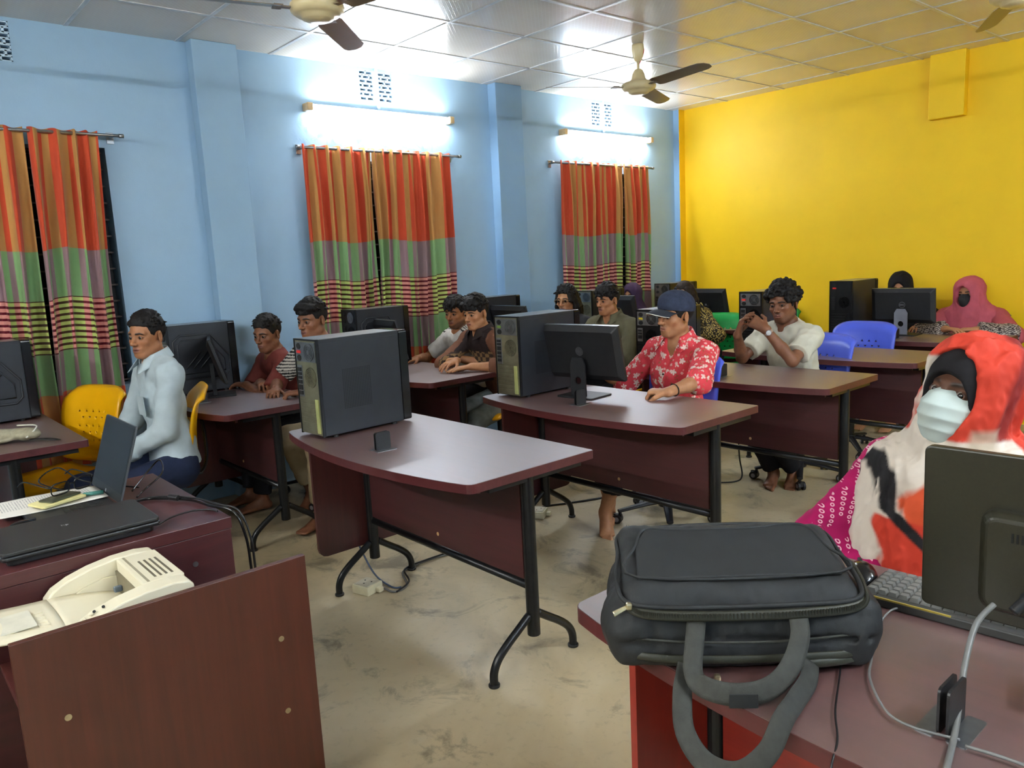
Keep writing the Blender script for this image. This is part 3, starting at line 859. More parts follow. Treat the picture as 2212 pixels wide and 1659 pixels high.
monitor(.545,-2.95,-.05,'black monitor behind the two people at the middle window table',GM,w=.45,h=.28,zb=.085,tilt=14)
monitor(.64,-1.80,-.05,'black monitor between the olive shirt person and the purple hijab',GM,w=.47,h=.28,zb=.085,tilt=14)
monitor(.84,-.72,-.05,'black monitor behind the cap, against the yellow wall',GM,w=.42,h=.27,zb=.085,tilt=14)
# ------------------------------------------------------------------ implicit surfaces -> one continuous mesh (surface nets)
def axis_coords(lo, hi, step, fine=(), fstep=None):
    """monotone coordinates with a finer step inside the given intervals"""
    out = [lo]
    while out[-1] < hi:
        s = step
        for a, b in fine:
            if a-step <= out[-1] <= b: s = fstep
        out.append(out[-1]+s)
    return np.array(out)
class Vol:
    def __init__(s, xs, ys, zs):
        s.x, s.y, s.z = xs, ys, zs
        s.F = np.full((len(xs),len(ys),len(zs)), .5, dtype=np.float32)
    def _rng(s, lo, hi):
        r = []
        for c, a, b in zip((s.x,s.y,s.z), lo, hi):
            i = max(0, int(np.searchsorted(c, a))-2); j = min(len(c), int(np.searchsorted(c, b))+2)
            r.append((i, j))
        return r
    def sub(s, lo, hi):
        (a,b),(c,d),(e,f) = s._rng(lo, hi)
        if a >= b or c >= d or e >= f: return None
        P = (s.x[a:b,None,None].astype(np.float32), s.y[None,c:d,None].astype(np.float32), s.z[None,None,e:f].astype(np.float32))
        return (slice(a,b),slice(c,d),slice(e,f)), P
    def add(s, prim, k=.012, op='u'):
        fn, lo, hi = prim; m = k+.03
        q = s.sub([v-m for v in lo], [v+m for v in hi])
        if q is None: return
        sl, P = q; d = fn(*P).astype(np.float32); A = s.F[sl]
        if op == 'u':
            h = np.clip(.5+.5*(A-d)/k, 0, 1); s.F[sl] = A+(d-A)*h - k*h*(1-h)
        else:  # subtract
            d = -d; h = np.clip(.5-.5*(A-d)/k, 0, 1); s.F[sl] = A+(d-A)*h + k*h*(1-h)
    def clip(s, fn):   # intersect with half space etc. (fn<0 kept)
        P = (s.x[:,None,None], s.y[None,:,None], s.z[None,None,:])
        s.F = np.maximum(s.F, fn(*P).astype(np.float32))
    def disp(s, fn):
        P = (s.x[:,None,None], s.y[None,:,None], s.z[None,None,:])
        s.F = s.F + fn(*P).astype(np.float32)
    def nets(s):
        F = s.F.copy(); F[0]=F[-1]=.5; F[:,0]=F[:,-1]=.5; F[:,:,0]=F[:,:,-1]=.5
        S = F < 0; nx, ny, nz = F.shape
        c = np.zeros((nx-1,ny-1,nz-1), dtype=np.int8)
        for i in (0,1):
            for j in (0,1):
                for k in (0,1): c += S[i:nx-1+i, j:ny-1+j, k:nz-1+k]
        act = (c > 0) & (c < 8); I = np.argwhere(act); n = len(I)
        idx = np.full(c.shape, -1, dtype=np.int32); idx[act] = np.arange(n)
        vals = {}; 
        for i in (0,1):
            for j in (0,1):
                for k in (0,1): vals[(i,j,k)] = F[I[:,0]+i, I[:,1]+j, I[:,2]+k]
        x0, x1 = s.x[I[:,0]], s.x[I[:,0]+1]; y0, y1 = s.y[I[:,1]], s.y[I[:,1]+1]; z0, z1 = s.z[I[:,2]], s.z[I[:,2]+1]
        acc = np.zeros((n,3)); cnt = np.zeros(n)
        corners = [(i,j,k) for i in (0,1) for j in (0,1) for k in (0,1)]
        for a in corners:
            for ax in range(3):
                if a[ax]: continue
                b = list(a); b[ax] = 1; b = tuple(b)
                va, vb = vals[a], vals[b]; m = (va < 0) != (vb < 0)
                t = np.where(m, va/(va-vb+1e-12), 0)
                pa = [a[0]*1.0, a[1]*1.0, a[2]*1.0]; pos = [np.full(n, pa[0]), np.full(n, pa[1]), np.full(n, pa[2])]
                pos[ax] = t
                for q in range(3): acc[:,q] += np.where(m, pos[q], 0)
                cnt += m
        acc /= cnt[:,None]
        V = np.stack([x0+(x1-x0)*acc[:,0], y0+(y1-y0)*acc[:,1], z0+(z1-z0)*acc[:,2]], 1)
        Q = []
        for ax in range(3):
            sh = [slice(None)]*3; sh2 = [slice(None)]*3; sh[ax] = slice(0,-1); sh2[ax] = slice(1,None)
            A = S[tuple(sh)]; B = S[tuple(sh2)]; E = np.argwhere(A != B)
            o = [q for q in range(3) if q != ax]
            ok = (E[:,o[0]] > 0) & (E[:,o[1]] > 0) & (E[:,o[0]] < F.shape[o[0]]-1) & (E[:,o[1]] < F.shape[o[1]]-1)
            E = E[ok]; quad = []
            for da, db in ((-1,-1),(0,-1),(0,0),(-1,0)):
                e = E.copy(); e[:,o[0]] += da; e[:,o[1]] += db; quad.append(idx[e[:,0],e[:,1],e[:,2]])
            q = np.stack(quad, 1); flip = A[E[:,0],E[:,1],E[:,2]]
            if ax == 1: flip = ~flip
            q[~flip] = q[~flip][:, ::-1]
            Q.append(q)
        return V, np.concatenate(Q)
def net_obj(name, V, Q, mat, parent=None, colors=None, smooth_iter=0):
    me = bpy.data.meshes.new(name); nf = len(Q)
    if smooth_iter:
        e = np.concatenate([Q[:,[0,1]],Q[:,[1,2]],Q[:,[2,3]],Q[:,[3,0]]])
        for _ in range(smooth_iter):
            S_ = np.zeros_like(V); c_ = np.zeros(len(V))
            for q in range(3):
                S_[:,q] = np.bincount(e[:,0], V[e[:,1],q], len(V)) + np.bincount(e[:,1], V[e[:,0],q], len(V))
            c_ = np.bincount(e[:,0], minlength=len(V)) + np.bincount(e[:,1], minlength=len(V))
            V = V*.5 + .5*S_/np.maximum(c_,1)[:,None]
    me.vertices.add(len(V)); me.vertices.foreach_set('co', V.astype(np.float32).ravel())
    me.loops.add(nf*4); me.loops.foreach_set('vertex_index', Q.astype(np.int32).ravel())
    me.polygons.add(nf); me.polygons.foreach_set('loop_start', np.arange(0, nf*4, 4, dtype=np.int32))
    try: me.polygons.foreach_set('loop_total', np.full(nf, 4, dtype=np.int32))
    except Exception: pass
    me.polygons.foreach_set('use_smooth', np.ones(nf, dtype=bool))
    mats = mat if isinstance(mat,(list,tuple)) else [mat]
    for m in mats: me.materials.append(m)
    me.update(calc_edges=True); me.validate()
    if colors is not None:
        ca = me.color_attributes.new('Col','FLOAT_COLOR','POINT')
        c4 = np.ones((len(me.vertices),4), dtype=np.float32); c4[:,:3] = colors[:len(me.vertices)]
        ca.data.foreach_set('color', c4.ravel())
    o = bpy.data.objects.new(name, me); COL.objects.link(o)
    if parent is not None: o.parent = parent
    return o
# primitives: return (fn, lo, hi)
def A3(p): return np.array([float(p[0]),float(p[1]),float(p[2])])
def Pcap(a, b, ra, rb):
    a, b = A3(a), A3(b); ba = b-a; L = float(ba@ba)+1e-12; R = max(ra,rb)
    def fn(X,Y,Z):
        h = np.clip(((X-a[0])*ba[0]+(Y-a[1])*ba[1]+(Z-a[2])*ba[2])/L, 0, 1)
        return np.sqrt((X-a[0]-ba[0]*h)**2+(Y-a[1]-ba[1]*h)**2+(Z-a[2]-ba[2]*h)**2) - (ra+(rb-ra)*h)
    return fn, np.minimum(a,b)-R, np.maximum(a,b)+R
def frame(fwd, up=(0,0,1)):
    f = A3(fwd); f /= np.linalg.norm(f); u = A3(up); r = np.cross(f,u)
    if np.linalg.norm(r) < 1e-6: r = np.cross(f,(1,0,0))
    r /= np.linalg.norm(r); u = np.cross(r,f); return np.stack([r,f,u])   # rows: right, forward, up
I3 = np.eye(3)
def Pell(c, r, B=I3):
    c = A3(c); r = A3(r); R = float(max(r))
    def fn(X,Y,Z):
        x,y,z = X-c[0],Y-c[1],Z-c[2]
        u = (x*B[0,0]+y*B[0,1]+z*B[0,2]); v = (x*B[1,0]+y*B[1,1]+z*B[1,2]); w_ = (x*B[2,0]+y*B[2,1]+z*B[2,2])
        k0 = np.sqrt((u/r[0])**2+(v/r[1])**2+(w_/r[2])**2); k1 = np.sqrt((u/r[0]**2)**2+(v/r[1]**2)**2+(w_/r[2]**2)**2)+1e-9
        return k0*(k0-1)/k1
    return fn, c-R, c+R
def Pbox(c, h, rad, B=I3):
    c = A3(c); h = A3(h)-rad; R = float(np.linalg.norm(h))+rad
    def fn(X,Y,Z):
        x,y,z = X-c[0],Y-c[1],Z-c[2]
        u = np.abs(x*B[0,0]+y*B[0,1]+z*B[0,2])-h[0]; v = np.abs(x*B[1,0]+y*B[1,1]+z*B[1,2])-h[1]; w_ = np.abs(x*B[2,0]+y*B[2,1]+z*B[2,2])-h[2]
        return np.sqrt(np.maximum(u,0)**2+np.maximum(v,0)**2+np.maximum(w_,0)**2)+np.minimum(np.maximum(u,np.maximum(v,w_)),0)-rad
    return fn, c-R, c+R
def Pecap(a, b, side, wa, wb, da, db, flat=False, inf=0.0):
    """elliptic capsule: half widths wa->wb along side, depths da->db across"""
    a, b = A3(a), A3(b); ax = b-a; L = np.linalg.norm(ax); ax = ax/L
    s_ = A3(side); s_ = s_-ax*(s_@ax); s_ /= np.linalg.norm(s_); f = np.cross(ax, s_); R = max(wa,wb,da,db)+inf
    def fn(X,Y,Z):
        x,y,z = X-a[0],Y-a[1],Z-a[2]
        t = x*ax[0]+y*ax[1]+z*ax[2]; h = np.clip(t/L,0,1)
        u = x*s_[0]+y*s_[1]+z*s_[2]; v = x*f[0]+y*f[1]+z*f[2]; o = t-h*L
        W = wa+(wb-wa)*h+inf; D = da+(db-da)*h+inf
        if flat:
            k = np.sqrt((u/W)**2+(v/D)**2); d = (k-1)*np.minimum(W,D); return np.maximum(d, np.abs(o)-.0001+0*d) if False else np.maximum(d, np.abs(t-L/2)-L/2)
        E = np.minimum(W,D)
        k = np.sqrt((u/W)**2+(v/D)**2+(o/E)**2); return (k-1)*E
    return fn, np.minimum(a,b)-R, np.maximum(a,b)+R
def wav(seed, n=7, lam=(.05,.12), stretch=(1,1,1)):
    r = random.Random(seed); W = []
    for _ in range(n):
        v = np.array([r.gauss(0,1)*stretch[0], r.gauss(0,1)*stretch[1], r.gauss(0,1)*stretch[2]]); v /= np.linalg.norm(v)+1e-9
        W.append((v*2*PI/r.uniform(*lam), r.uniform(0,6.28)))
    def fn(X,Y,Z):
        s = 0
        for k, p in W: s = s + np.sin(k[0]*X+k[1]*Y+k[2]*Z+p+.7*np.sin(.5*(k[1]*X-k[0]*Y)+p*2))
        return s/n
    return fn
# ------------------------------------------------------------------ wooden desk with the laptops, left foreground
DX0, DX1, DY1, DY0 = 2.11, 2.862, -6.118, -7.75
t = thing('office_desk', 'dark mahogany desk at the left carrying the open laptop and the cables', 'desk', (0,0,0))
MB().bx(DX0,DX1,DY0,DY1,.735,.77).build('desktop', [mat_wood('desk_top_laminate',(62,30,32),(86,44,44),.34,axis=1)], t, bev=.0015)
MB().bx(DX1-.022,DX1-.002,DY0+.01,DY1-.004,.05,.7335).build('front_panel', mat_wood('desk_front',(54,22,24),(76,32,34),.42,axis=1), t, bev=.001)
MB().bx(DX0+.04,DX1-.024,DY1-.022,DY1-.003,.0,.7335).build('side_panel', M_vpanel, t, bev=.001)
MB().bx(DX0+.04,DX1-.024,DY0+.003,DY0+.022,.0,.7335).build('side_panel', M_vpanel, t, bev=.001)
MB().cyl((DX1-.002,-6.236,.655),(DX1+.001,-6.236,.655),.008,n=14).build('screw_cap', M_steel, t)
st = MB().bx(DX1-.002,DX1-.0012,-6.462,-6.424,.722,.752); st.build('sticker', simple('white_sticker',(236,236,236),.4), t)
MB().cyl((DX1-.0011,-6.443,.738),(DX1-.0008,-6.443,.738),.0125,n=20).build('sticker_mark', M_redpl, t)

# low printer trolley whose red-brown back board faces the camera
M_board = mat_wood('red_brown_board',(84,38,28),(112,50,38),.4,axis=2)
t = thing('printer_trolley', 'red-brown board trolley in the left foreground holding the printer', 'cabinet', (0,0,0))
MB().bx(3.241,3.259,-6.752,-6.078,.03,.742).build('back_board', [mat_wood('red_brown_board_face',(64,33,21),(86,41,28),.4,axis=2)], t, bev=.0015)
MB().bx(2.875,3.24,-6.74,-6.09,.530,.548).build('shelf', M_vpanel, t, bev=.001)
MB().bx(2.875,3.24,-6.74,-6.09,.06,.078).build('shelf', M_vpanel, t, bev=.001)
MB().bx(2.875,3.24,-6.108,-6.09,.0,.529).build('end_board', M_vpanel, t, bev=.001)
for y, z in ((-6.166,.536),(-6.168,.331),(-6.666,.540),(-6.668,.33)):
    MB().cyl((3.259,y,z),(3.2605,y,z),.0075,n=16).build('cam_screw', M_brass, t)
# pale folders on the lower shelf, seen past the left edge of the board
fo = MB(); R_ = Matrix.Rotation(.25,3,'Y')
fo.box((3.12,-6.70,.15),(.20,.20,.14)); tag(fo.build('paper_carton', simple('cream_card',(212,200,160),.7), bev=.004), 'cream paper carton on the lower shelf behind the red-brown board', 'box')

# laser printer
M_pc = simple('printer_cream', (226,218,192), .42, 0, .04, 6); M_ps = simple('printer_slate', (96,108,120), .5, 0, .06, 20); M_py = simple('printer_yellowed', (214,190,110), .45, 0, .06, 10)
t = thing('laser_printer', 'cream laser printer with its output flap folded out to the left', 'printer', (3.052,-6.492,.549), .0)
lb = MB().bx(-.165,.167,-.095,.128,.0,.112); lb.prism([(.130,.0),(.130,.148),(.06,.156),(.0,.158),(-.05,.145),(-.092,.122),(-.092,.0)], .130, .1675, lambda a,b,d:(d,a,b)); lb.prism([(.130,.0),(.130,.148),(.06,.156),(.0,.158),(-.05,.145),(-.092,.122),(-.092,.0)], -.166, -.135, lambda a,b,d:(d,a,b))
lb.build('lower_body', M_ps, t, bev=.006)
MB().bx(-.158,.158,-.128,-.094,.0,.142).build('front_door', M_py, t, bev=.008)
def rail(x0, x1):
    pr = [(.135,.135),(.137,.192),(.128,.203),(.09,.209),(.03,.207),(-.03,.197),(-.08,.182),(-.118,.163),(-.136,.143),(-.140,.128),(-.128,.118),(-.10,.125),(-.05,.150),(0,.162),(.06,.158)]
    return MB().prism(pr, x0, x1, lambda a,b,d:(d,a,b))
rail(.112,.170).build('side_rail', M_pc, t, bev=.004); rail(-.170,-.128).build('side_rail', M_pc, t, bev=.004)
rb = MB().bx(-.1275,.1115,.035,.134,.150,.206); rb.bx(-.1275,.1115,.125,.137,.135,.152)
rbo = rb.build('top_cover', M_pc, t, bev=.004)
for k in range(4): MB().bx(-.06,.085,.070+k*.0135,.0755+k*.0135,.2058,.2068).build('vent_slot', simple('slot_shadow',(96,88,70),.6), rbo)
MB().bx(-.12,.105,.048,.054,.2058,.2066).build('cover_seam', simple('seam',(150,142,118),.6), rbo)
MB().grid(lambda u,v: (-.128+.24*u, .036-.17*v, .118+.030*v+.006*math.sin(PI*v)), 6, 10).build('output_tray', M_pc, t, solid=.003, smooth=True)
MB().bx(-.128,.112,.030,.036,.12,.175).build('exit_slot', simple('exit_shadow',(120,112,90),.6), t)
iw = [(.130,.10),(.130,.16),(.06,.160),(.0,.164),(-.05,.152),(-.10,.128),(-.128,.115),(-.128,.10)]
MB().prism(iw, .105, .129, lambda a,b,d:(d,a,b)).build('tray_wall', M_pc, t)
MB().prism(iw, -.150, -.122, lambda a,b,d:(d,a,b)).build('tray_wall', M_pc, t)
MB().bx(-.085,-.07,.01,.03,.135,.150).build('paper_guide', M_ps, t, bev=.003)
fl = MB(); n = 12
def ff(u, v):
    x = -.134+.25*u; y = -.134-.185*v; z = .146+.012*v+.010*v*v + .004*math.sin(PI*u)
    return (x*(1-.12*v), y, z)
fl.grid(ff, 8, 12); flo = fl.build('output_flap', M_pc, t, solid=.004, smooth=True)
MB().prism(rrect(-.055,.06,-.285,-.185,.006,3), .1585, .1600, lambda a,b,d:(a,b,d+.003)).build('flap_extension', simple('flap_insert',(212,208,190),.45), flo)
for k in range(5): MB().bx(-.045+k*.022,-.033+k*.022,-.182,-.160,.151,.156).build('flap_rib', M_pc, flo)
for k in range(2): MB().cyl((.140,-.062-.02*k,.1905-.005*k),(.141,-.0625-.02*k,.1925-.005*k),.0035,n=12).build('button', M_dark, t)
for k in range(3): MB().box((.140,-.09-.016*k,.183-.007*k),(.010,.009,.004),Matrix.Rotation(.4,3,'X')).build('status_light', M_pc, t, bev=.001)

# open laptop
M_lap = simple('laptop_grey', (92,95,98), .35, .5, .08, 30); M_lapd = simple('laptop_deck_dark', (44,46,49), .4, .3, .08, 30); M_key = simple('key_black', (20,20,22), .45)
t = thing('laptop', 'open laptop with a dark blank screen on the left desk', 'laptop', (2.335,-6.335,.77), .0)
MB().prism(rrect(-.175,.172,-.242,-.004,.012,4), .002, .0175).build('base', M_lapd, t, bev=.002)
MB().bx(.1722,.1732,-.235,-.01,.004,.015).build('side_trim', M_lap, t)
for a, b in ((-.075,-.062),(-.10,-.084),(-.118,-.110),(-.05,-.03)): MB().bx(.1733,.1738,a,b,.006,.012).build('port', M_dark, t)
kb = MB()
for r in range(6):
    for c in range(15):
        x = -.155+c*.0207; y = -.035-r*.0185; kb.bx(x,x+.0175,y-.0155,y,.0178,.0192)
tag(kb.build('key', M_key, t, bev=.0006), kind='stuff')
MB().prism(rrect(-.04,.06,-.225,-.155,.004,2), .0176, .0182).build('touchpad', M_lapd, t)
Rl = Matrix.Rotation(math.radians(-18),3,'X')
def lid(a,b,d): return tuple(Vector((0,.0,.014))+Rl@Vector((a, d, b)))
li = MB().prism(rrect(-.176,.174,.004,.254,.008,4), .0, .006, lid).build('lid', M_lap, t, bev=.001)
MB().prism(rrect(-.174,.172,.006,.252,.007,4), -.0012, .0, lid).build('bezel', M_blackpl, li)
sc_ = NT('dark_screen'); sc_.col(s2l((9,13,20))); sc_.set(Roughness=.45); 
MB().prism(rrect(-.166,.164,.034,.246,.002,2), -.0018, -.0012, lid).build('screen', sc_.m, li)
MB().prism(rrect(-.006,.006,.012,.022,.001,1), -.0018, -.0012, lid).build('logo_mark', M_logo, li)

# closed black laptop with angled shell
t = thing('laptop', 'closed black laptop with a small silver logo at the left desk front edge', 'laptop', (2.695,-6.502,.77), .0)
MB().prism(rrect(-.118,.118,-.182,.182,.02,4), .0, .018).build('base', M_blackpl, t, bev=.004)
MB().prism(rrect(-.134,.134,-.196,.196,.012,4), .018, .030).build('deck', M_blackpl, t, bev=.004)
lo = MB().prism(rrect(-.133,.133,-.195,.195,.014,4), .0315, .042).build('lid', simple('soft_black_lid',(38,38,38),.5,0,.1,300,.05,500), t, bev=.003)
Mt = Matrix.Translation((-.01,-.02,.0424))@Matrix.Rotation(PI/2,4,'Z')
text_mesh('hp', .02, 'logo_text', M_logo, lo, Mt@Matrix.Translation((0,.001,0)), ext=.0004)

# printed sheets on the keyboard
def mat_paper():
    m = NT('printed_sheet'); uv = m.co('UV'); U,V,_ = m.sep(uv)
    rows = m.math('LESS_THAN', m.math('FRACT', m.math('MULTIPLY', V, 40)), .45)
    wd = m.math('GREATER_THAN', m.noise(60,2,.6,m.mapping(uv,scale=(1,.55,1))), .46)
    blk = m.math('MULTIPLY', m.math('GREATER_THAN', U, .1), m.math('LESS_THAN', U, .62))
    blv = m.math('MULTIPLY', m.math('GREATER_THAN', V, .10), m.math('LESS_THAN', V, .95))
    f = m.math('MULTIPLY', m.math('MULTIPLY', rows, wd), m.math('MULTIPLY', blk, blv))
    m.col(m.mix(m.math('MULTIPLY', f, .55), s2l((226,222,214)), s2l((90,90,100)))); m.set(Roughness=.6)
    return m.m
M_paper = mat_paper()
p = MB(); uv = []
def pf(u, v):
    a = Vector((2.205,-6.338,0)); ux = Vector((.19,.0,0)); vx = Vector((-.012,-.305,0))
    q = a+ux*u+vx*v; return (q.x, q.y, .7905+.0045*math.sin(u*2.6+v*3)+.004*v)
p.grid(pf, 10, 14); p.uv = [(i/10, j/14) for i in range(11) for j in range(15)]
tag(p.build('paper_sheet', M_paper, smooth=True, solid=.0004), 'white printed sheet lying across the open laptop keyboard', 'paper')
# phone-like yellowed card case and teal stick on the sheet
tag(MB().prism(rrect(-.045,.045,-.07,.07,.006,3), .799, .806, lambda a,b,d:(2.345+a*math.cos(.35)-b*math.sin(.35), -6.475+a*math.sin(.35)+b*math.cos(.35), d)).build('notepad', simple('cream_notepad',(224,214,150),.6), bev=.001), 'small cream notepad under the eyeglasses', 'notepad')
tag(MB().prism(rrect(-.03,.03,-.055,.055,.006,3), .8065, .812, lambda a,b,d:(2.335+a*math.cos(.5)-b*math.sin(.5), -6.465+a*math.sin(.5)+b*math.cos(.5), d)).build('mobile_phone', simple('dark_green_phone',(70,74,60),.3), bev=.001), 'dark phone on the cream notepad below the eyeglasses', 'phone')
tag(MB().tube([(2.345,-6.40,.803),(2.365,-6.345,.803)],.0065,10).build('highlighter', simple('teal_pen',(60,120,110),.4), smooth=True), 'teal highlighter pen behind the eyeglass lens', 'pen')
# eyeglasses
def glasses(loc, Rm, label=None, parent=None, mat=None, s=1.0, name='eyeglasses', temples=True, open_t=1.0, th=1.0):
    t = bpy.data.objects.new(name, None); COL.objects.link(t)
    Mx = Matrix.Translation(loc) @ Rm.to_4x4() @ Matrix.Scale(s,4)
    if parent is not None: t.parent = parent
    t.matrix_basis = Mx
    if label: tag(t, label, 'glasses')
    mat = mat or M_blackgloss
    gl = NT('lens_glass'); gl.set(Roughness=.05); gl.b.inputs['Transmission Weight'].default_value = 1; gl.b.inputs['IOR'].default_value = 1.1
    for sx in (-1,1):
        pts = [(sx*(.034+.0265*math.copysign(abs(math.cos(a))**.6,math.cos(a))), 0, .0175*math.copysign(abs(math.sin(a))**.65,math.sin(a))) for a in [2*PI*k/28 for k in range(28)]]
        r = MB().tube(pts,.0019*th,7,closed=True).build('rim', mat, t, smooth=True)
        MB().prism([(a,c) for a,b,c in pts], -.0004, .0004, lambda a,b,d:(a,d,b)).build('lens', gl.m, r)
        MB().tube(catmull([(sx*.060,0,.009),(sx*.067,-.004,.010),(sx*.069,-.02*open_t,.010),(sx*.071,-.10*open_t,.006),(sx*.070,-.135*open_t,-.016)],5),[.0026*th]*5+[.002*th]*16,7).build('temple', mat, t, smooth=True)
    MB().tube(catmull([(-.009,0,.004),(0,0,.0075),(.009,0,.004)],4),.0018*th,7).build('nose_bridge', mat, t, smooth=True)
    return t
glasses((2.322,-6.425,.836), Matrix.Rotation(math.radians(-68),3,'Z').to_3x3() @ Matrix.Rotation(math.radians(-8),3,'X'), 'black-framed eyeglasses standing open on the printed sheet', s=1.15)
# mouse on the left desk
def mouse(x, y, rz, label):
    m = MB()
    m.grid(lambda u,v: ((.031*math.cos(2*PI*u))*math.sin(PI/2*v+.02), (.054*math.sin(2*PI*u))*math.sin(PI/2*v+.02), .033*math.cos(PI/2*v)), 24, 8, cu=True)
    t = thing('computer_mouse', label, 'mouse', (x,y,TZ), rz)
    m.build('shell', M_blackgloss, t, smooth=True)
    MB().bx(-.004,.004,.022,.04,.018,.031).build('scroll_wheel', M_blackpl, t, bev=.002)
    return t
mouse(2.50,-6.60,.3,'dark mouse half under the sheet beside the closed laptop')
# cables
def cord(pts, r, label, mat, name='cable', n=7, sm=8):
    return tag(MB().tube(catmull(pts, sm), r, n).build(name, mat, smooth=True), label, 'cable')
cord([(2.17,-6.40,.776),(2.02,-6.47,.80),(1.98,-6.40,.83),(2.10,-6.36,.80),(2.16,-6.30,.78),(2.30,-6.22,.776)], .0025, 'thin cable looping behind the open laptop', M_blackgloss)
cord([(2.33,-6.25,.776),(2.20,-6.16,.80),(2.22,-6.12,.84),(2.34,-6.15,.82),(2.36,-6.22,.778),(2.42,-6.26,.775)], .0028, 'black cable looping up beside the laptop lid', M_blackgloss)
b1 = [(2.50,-6.36,.776),(2.47,-6.26,.776),(2.52,-6.20,.777),(2.62,-6.15,.779),(2.74,-6.135,.782),(2.835,-6.10,.775),(2.865,-6.082,.70),(2.872,-6.078,.60),(2.872,-6.08,.45),(2.86,-6.085,.2),(2.85,-6.09,.012)]
cord(b1, .0042, 'thickest black power cable running off the right end of the left desk', M_blackgloss, 'power_cable')
cord([(x+.004,y+.012,z+.004) for x,y,z in b1[:-3]]+[(2.87,-6.066,.3),(2.86,-6.07,.012)], .003, 'thinner black cable beside the power cable off the left desk', M_cord)
cord([(2.56,-6.16,.776),(2.62,-6.128,.778),(2.70,-6.122,.784),(2.80,-6.105,.782),(2.852,-6.068,.72),(2.856,-6.06,.5),(2.85,-6.06,.012)], .0024, 'slim black cable bunched with the power cable at the desk end', M_cord)
cord([(2.78,-6.30,.776),(2.74,-6.25,.776),(2.73,-6.19,.777),(2.76,-6.15,.778),(2.80,-6.135,.778)], .0028, 'short black cable from the closed laptop to the bundle', M_cord)
tag(MB().cyl((2.535,-6.192,.783),(2.572,-6.176,.783),.0095,n=14).build('ferrite_core', M_blackpl, bev=.002), 'black ferrite lump on the cable bundle of the left desk', 'cable core')

# khaki cloth bag on the left table
M_khaki = simple('khaki_canvas', (150,144,122), .85, 0, .18, 40, .4, 300, .2)
V_ = Vol(axis_coords(.62,1.2,.006), axis_coords(-6.66,-6.2,.006), axis_coords(.765,.87,.006))
for c, r, a in (((.86,-6.47,.792),(.16,.075,.022),.5),((.90,-6.42,.812),(.12,.045,.018),.75),((.99,-6.34,.808),(.085,.05,.028),.45),((.83,-6.53,.79),(.12,.06,.02),.2)):
    V_.add(Pell(c, r, np.array(Matrix.Rotation(-a,3,'Z'))), .012)
w1 = wav(3, 8, (.03,.09)); V_.disp(lambda X,Y,Z: .005*w1(X,Y,Z)); V_.clip(lambda X,Y,Z: (.7712-Z)+0*X+0*Y)
kb_ = thing('cloth_bag', 'crumpled khaki cloth bag on the table at the left edge', 'bag', (0,0,0))
net_obj('canvas', *V_.nets(), M_khaki, kb_, smooth_iter=1)
MB().tube(catmull([(1.03,-6.33,.785),(1.09,-6.30,.79),(1.13,-6.27,.785),(1.12,-6.23,.778),(1.05,-6.25,.777),(1.0,-6.30,.778)],6),.006,8,flat=.4).build('strap', M_cord, kb_, smooth=True)
MB().tube(catmull([(.93,-6.36,.842),(1.0,-6.30,.842),(1.05,-6.31,.83),(1.06,-6.35,.80)],6),.0035,8).build('piping', simple('pale_piping',(206,204,190),.7), kb_, smooth=True)

# extension sockets on the floor
def socket_box(x, y, rz, label):
    t = thing('socket_box', label, 'power socket', (x,y,0), rz)
    MB().bx(-.05,.05,-.05,.05,0,.042).build('housing', M_socket, t, bev=.004)
    MB().bx(-.042,.042,-.042,.042,.042,.0455).build('face_plate', simple('face_plate',(200,194,172),.4), t, bev=.002)
    h = MB()
    for a, b in ((-.02,.01),(.02,.01),(0,-.02)): h.cyl((a,b,.0455),(a,b,.0462),.004,n=10)
    h.build('pin_holes', M_dark, t)
    MB().bx(.05,.075,.0,.03,.004,.026).build('plug', M_socket, t, bev=.004)
    return t
socket_box(2.075,-5.245,.28,'ivory socket box on the floor under the nearest middle table')
socket_box(1.915,-4.005,.55,'ivory socket box on the floor left of the bare foot')
cord([(1.79,-5.20,.32),(1.86,-5.16,.16),(1.98,-5.15,.03),(2.13,-5.15,.006),(2.17,-5.12,.006)], .0045, 'blue-grey cord coming down to the floor bundle by the near socket', M_bluecord)
cord([(2.135,-5.19,.012),(2.19,-5.17,.006),(2.17,-5.09,.006),(2.03,-5.02,.006),(2.0,-4.94,.006),(1.99,-4.80,.006),(2.02,-4.6,.006),(1.95,-4.2,.006),(1.86,-4.06,.006)], .0055, 'grey cord bundle crossing the floor behind the near table foot', M_greycord)
cord([(2.20,-5.165,.007),(2.16,-5.07,.016),(2.02,-5.0,.016),(2.0,-4.85,.015),(2.0,-4.7,.012)], .0045, 'darker cord tied to the grey bundle by the near socket', M_cord)
cord([(1.955,-4.03,.012),(1.83,-3.89,.006),(1.90,-3.72,.006),(1.97,-3.55,.006),(2.05,-3.3,.006),(2.12,-2.9,.006),(2.2,-2.6,.006)], .006, 'black cord running on the floor past the bare foot', M_cord)
cord([(2.25,-2.95,.006),(2.30,-2.85,.006),(2.42,-2.75,.012),(2.46,-2.72,.05),(2.43,-2.70,.16),(2.42,-2.7,.3)], .005, 'black cord rising under the curly-haired person table', M_cord)

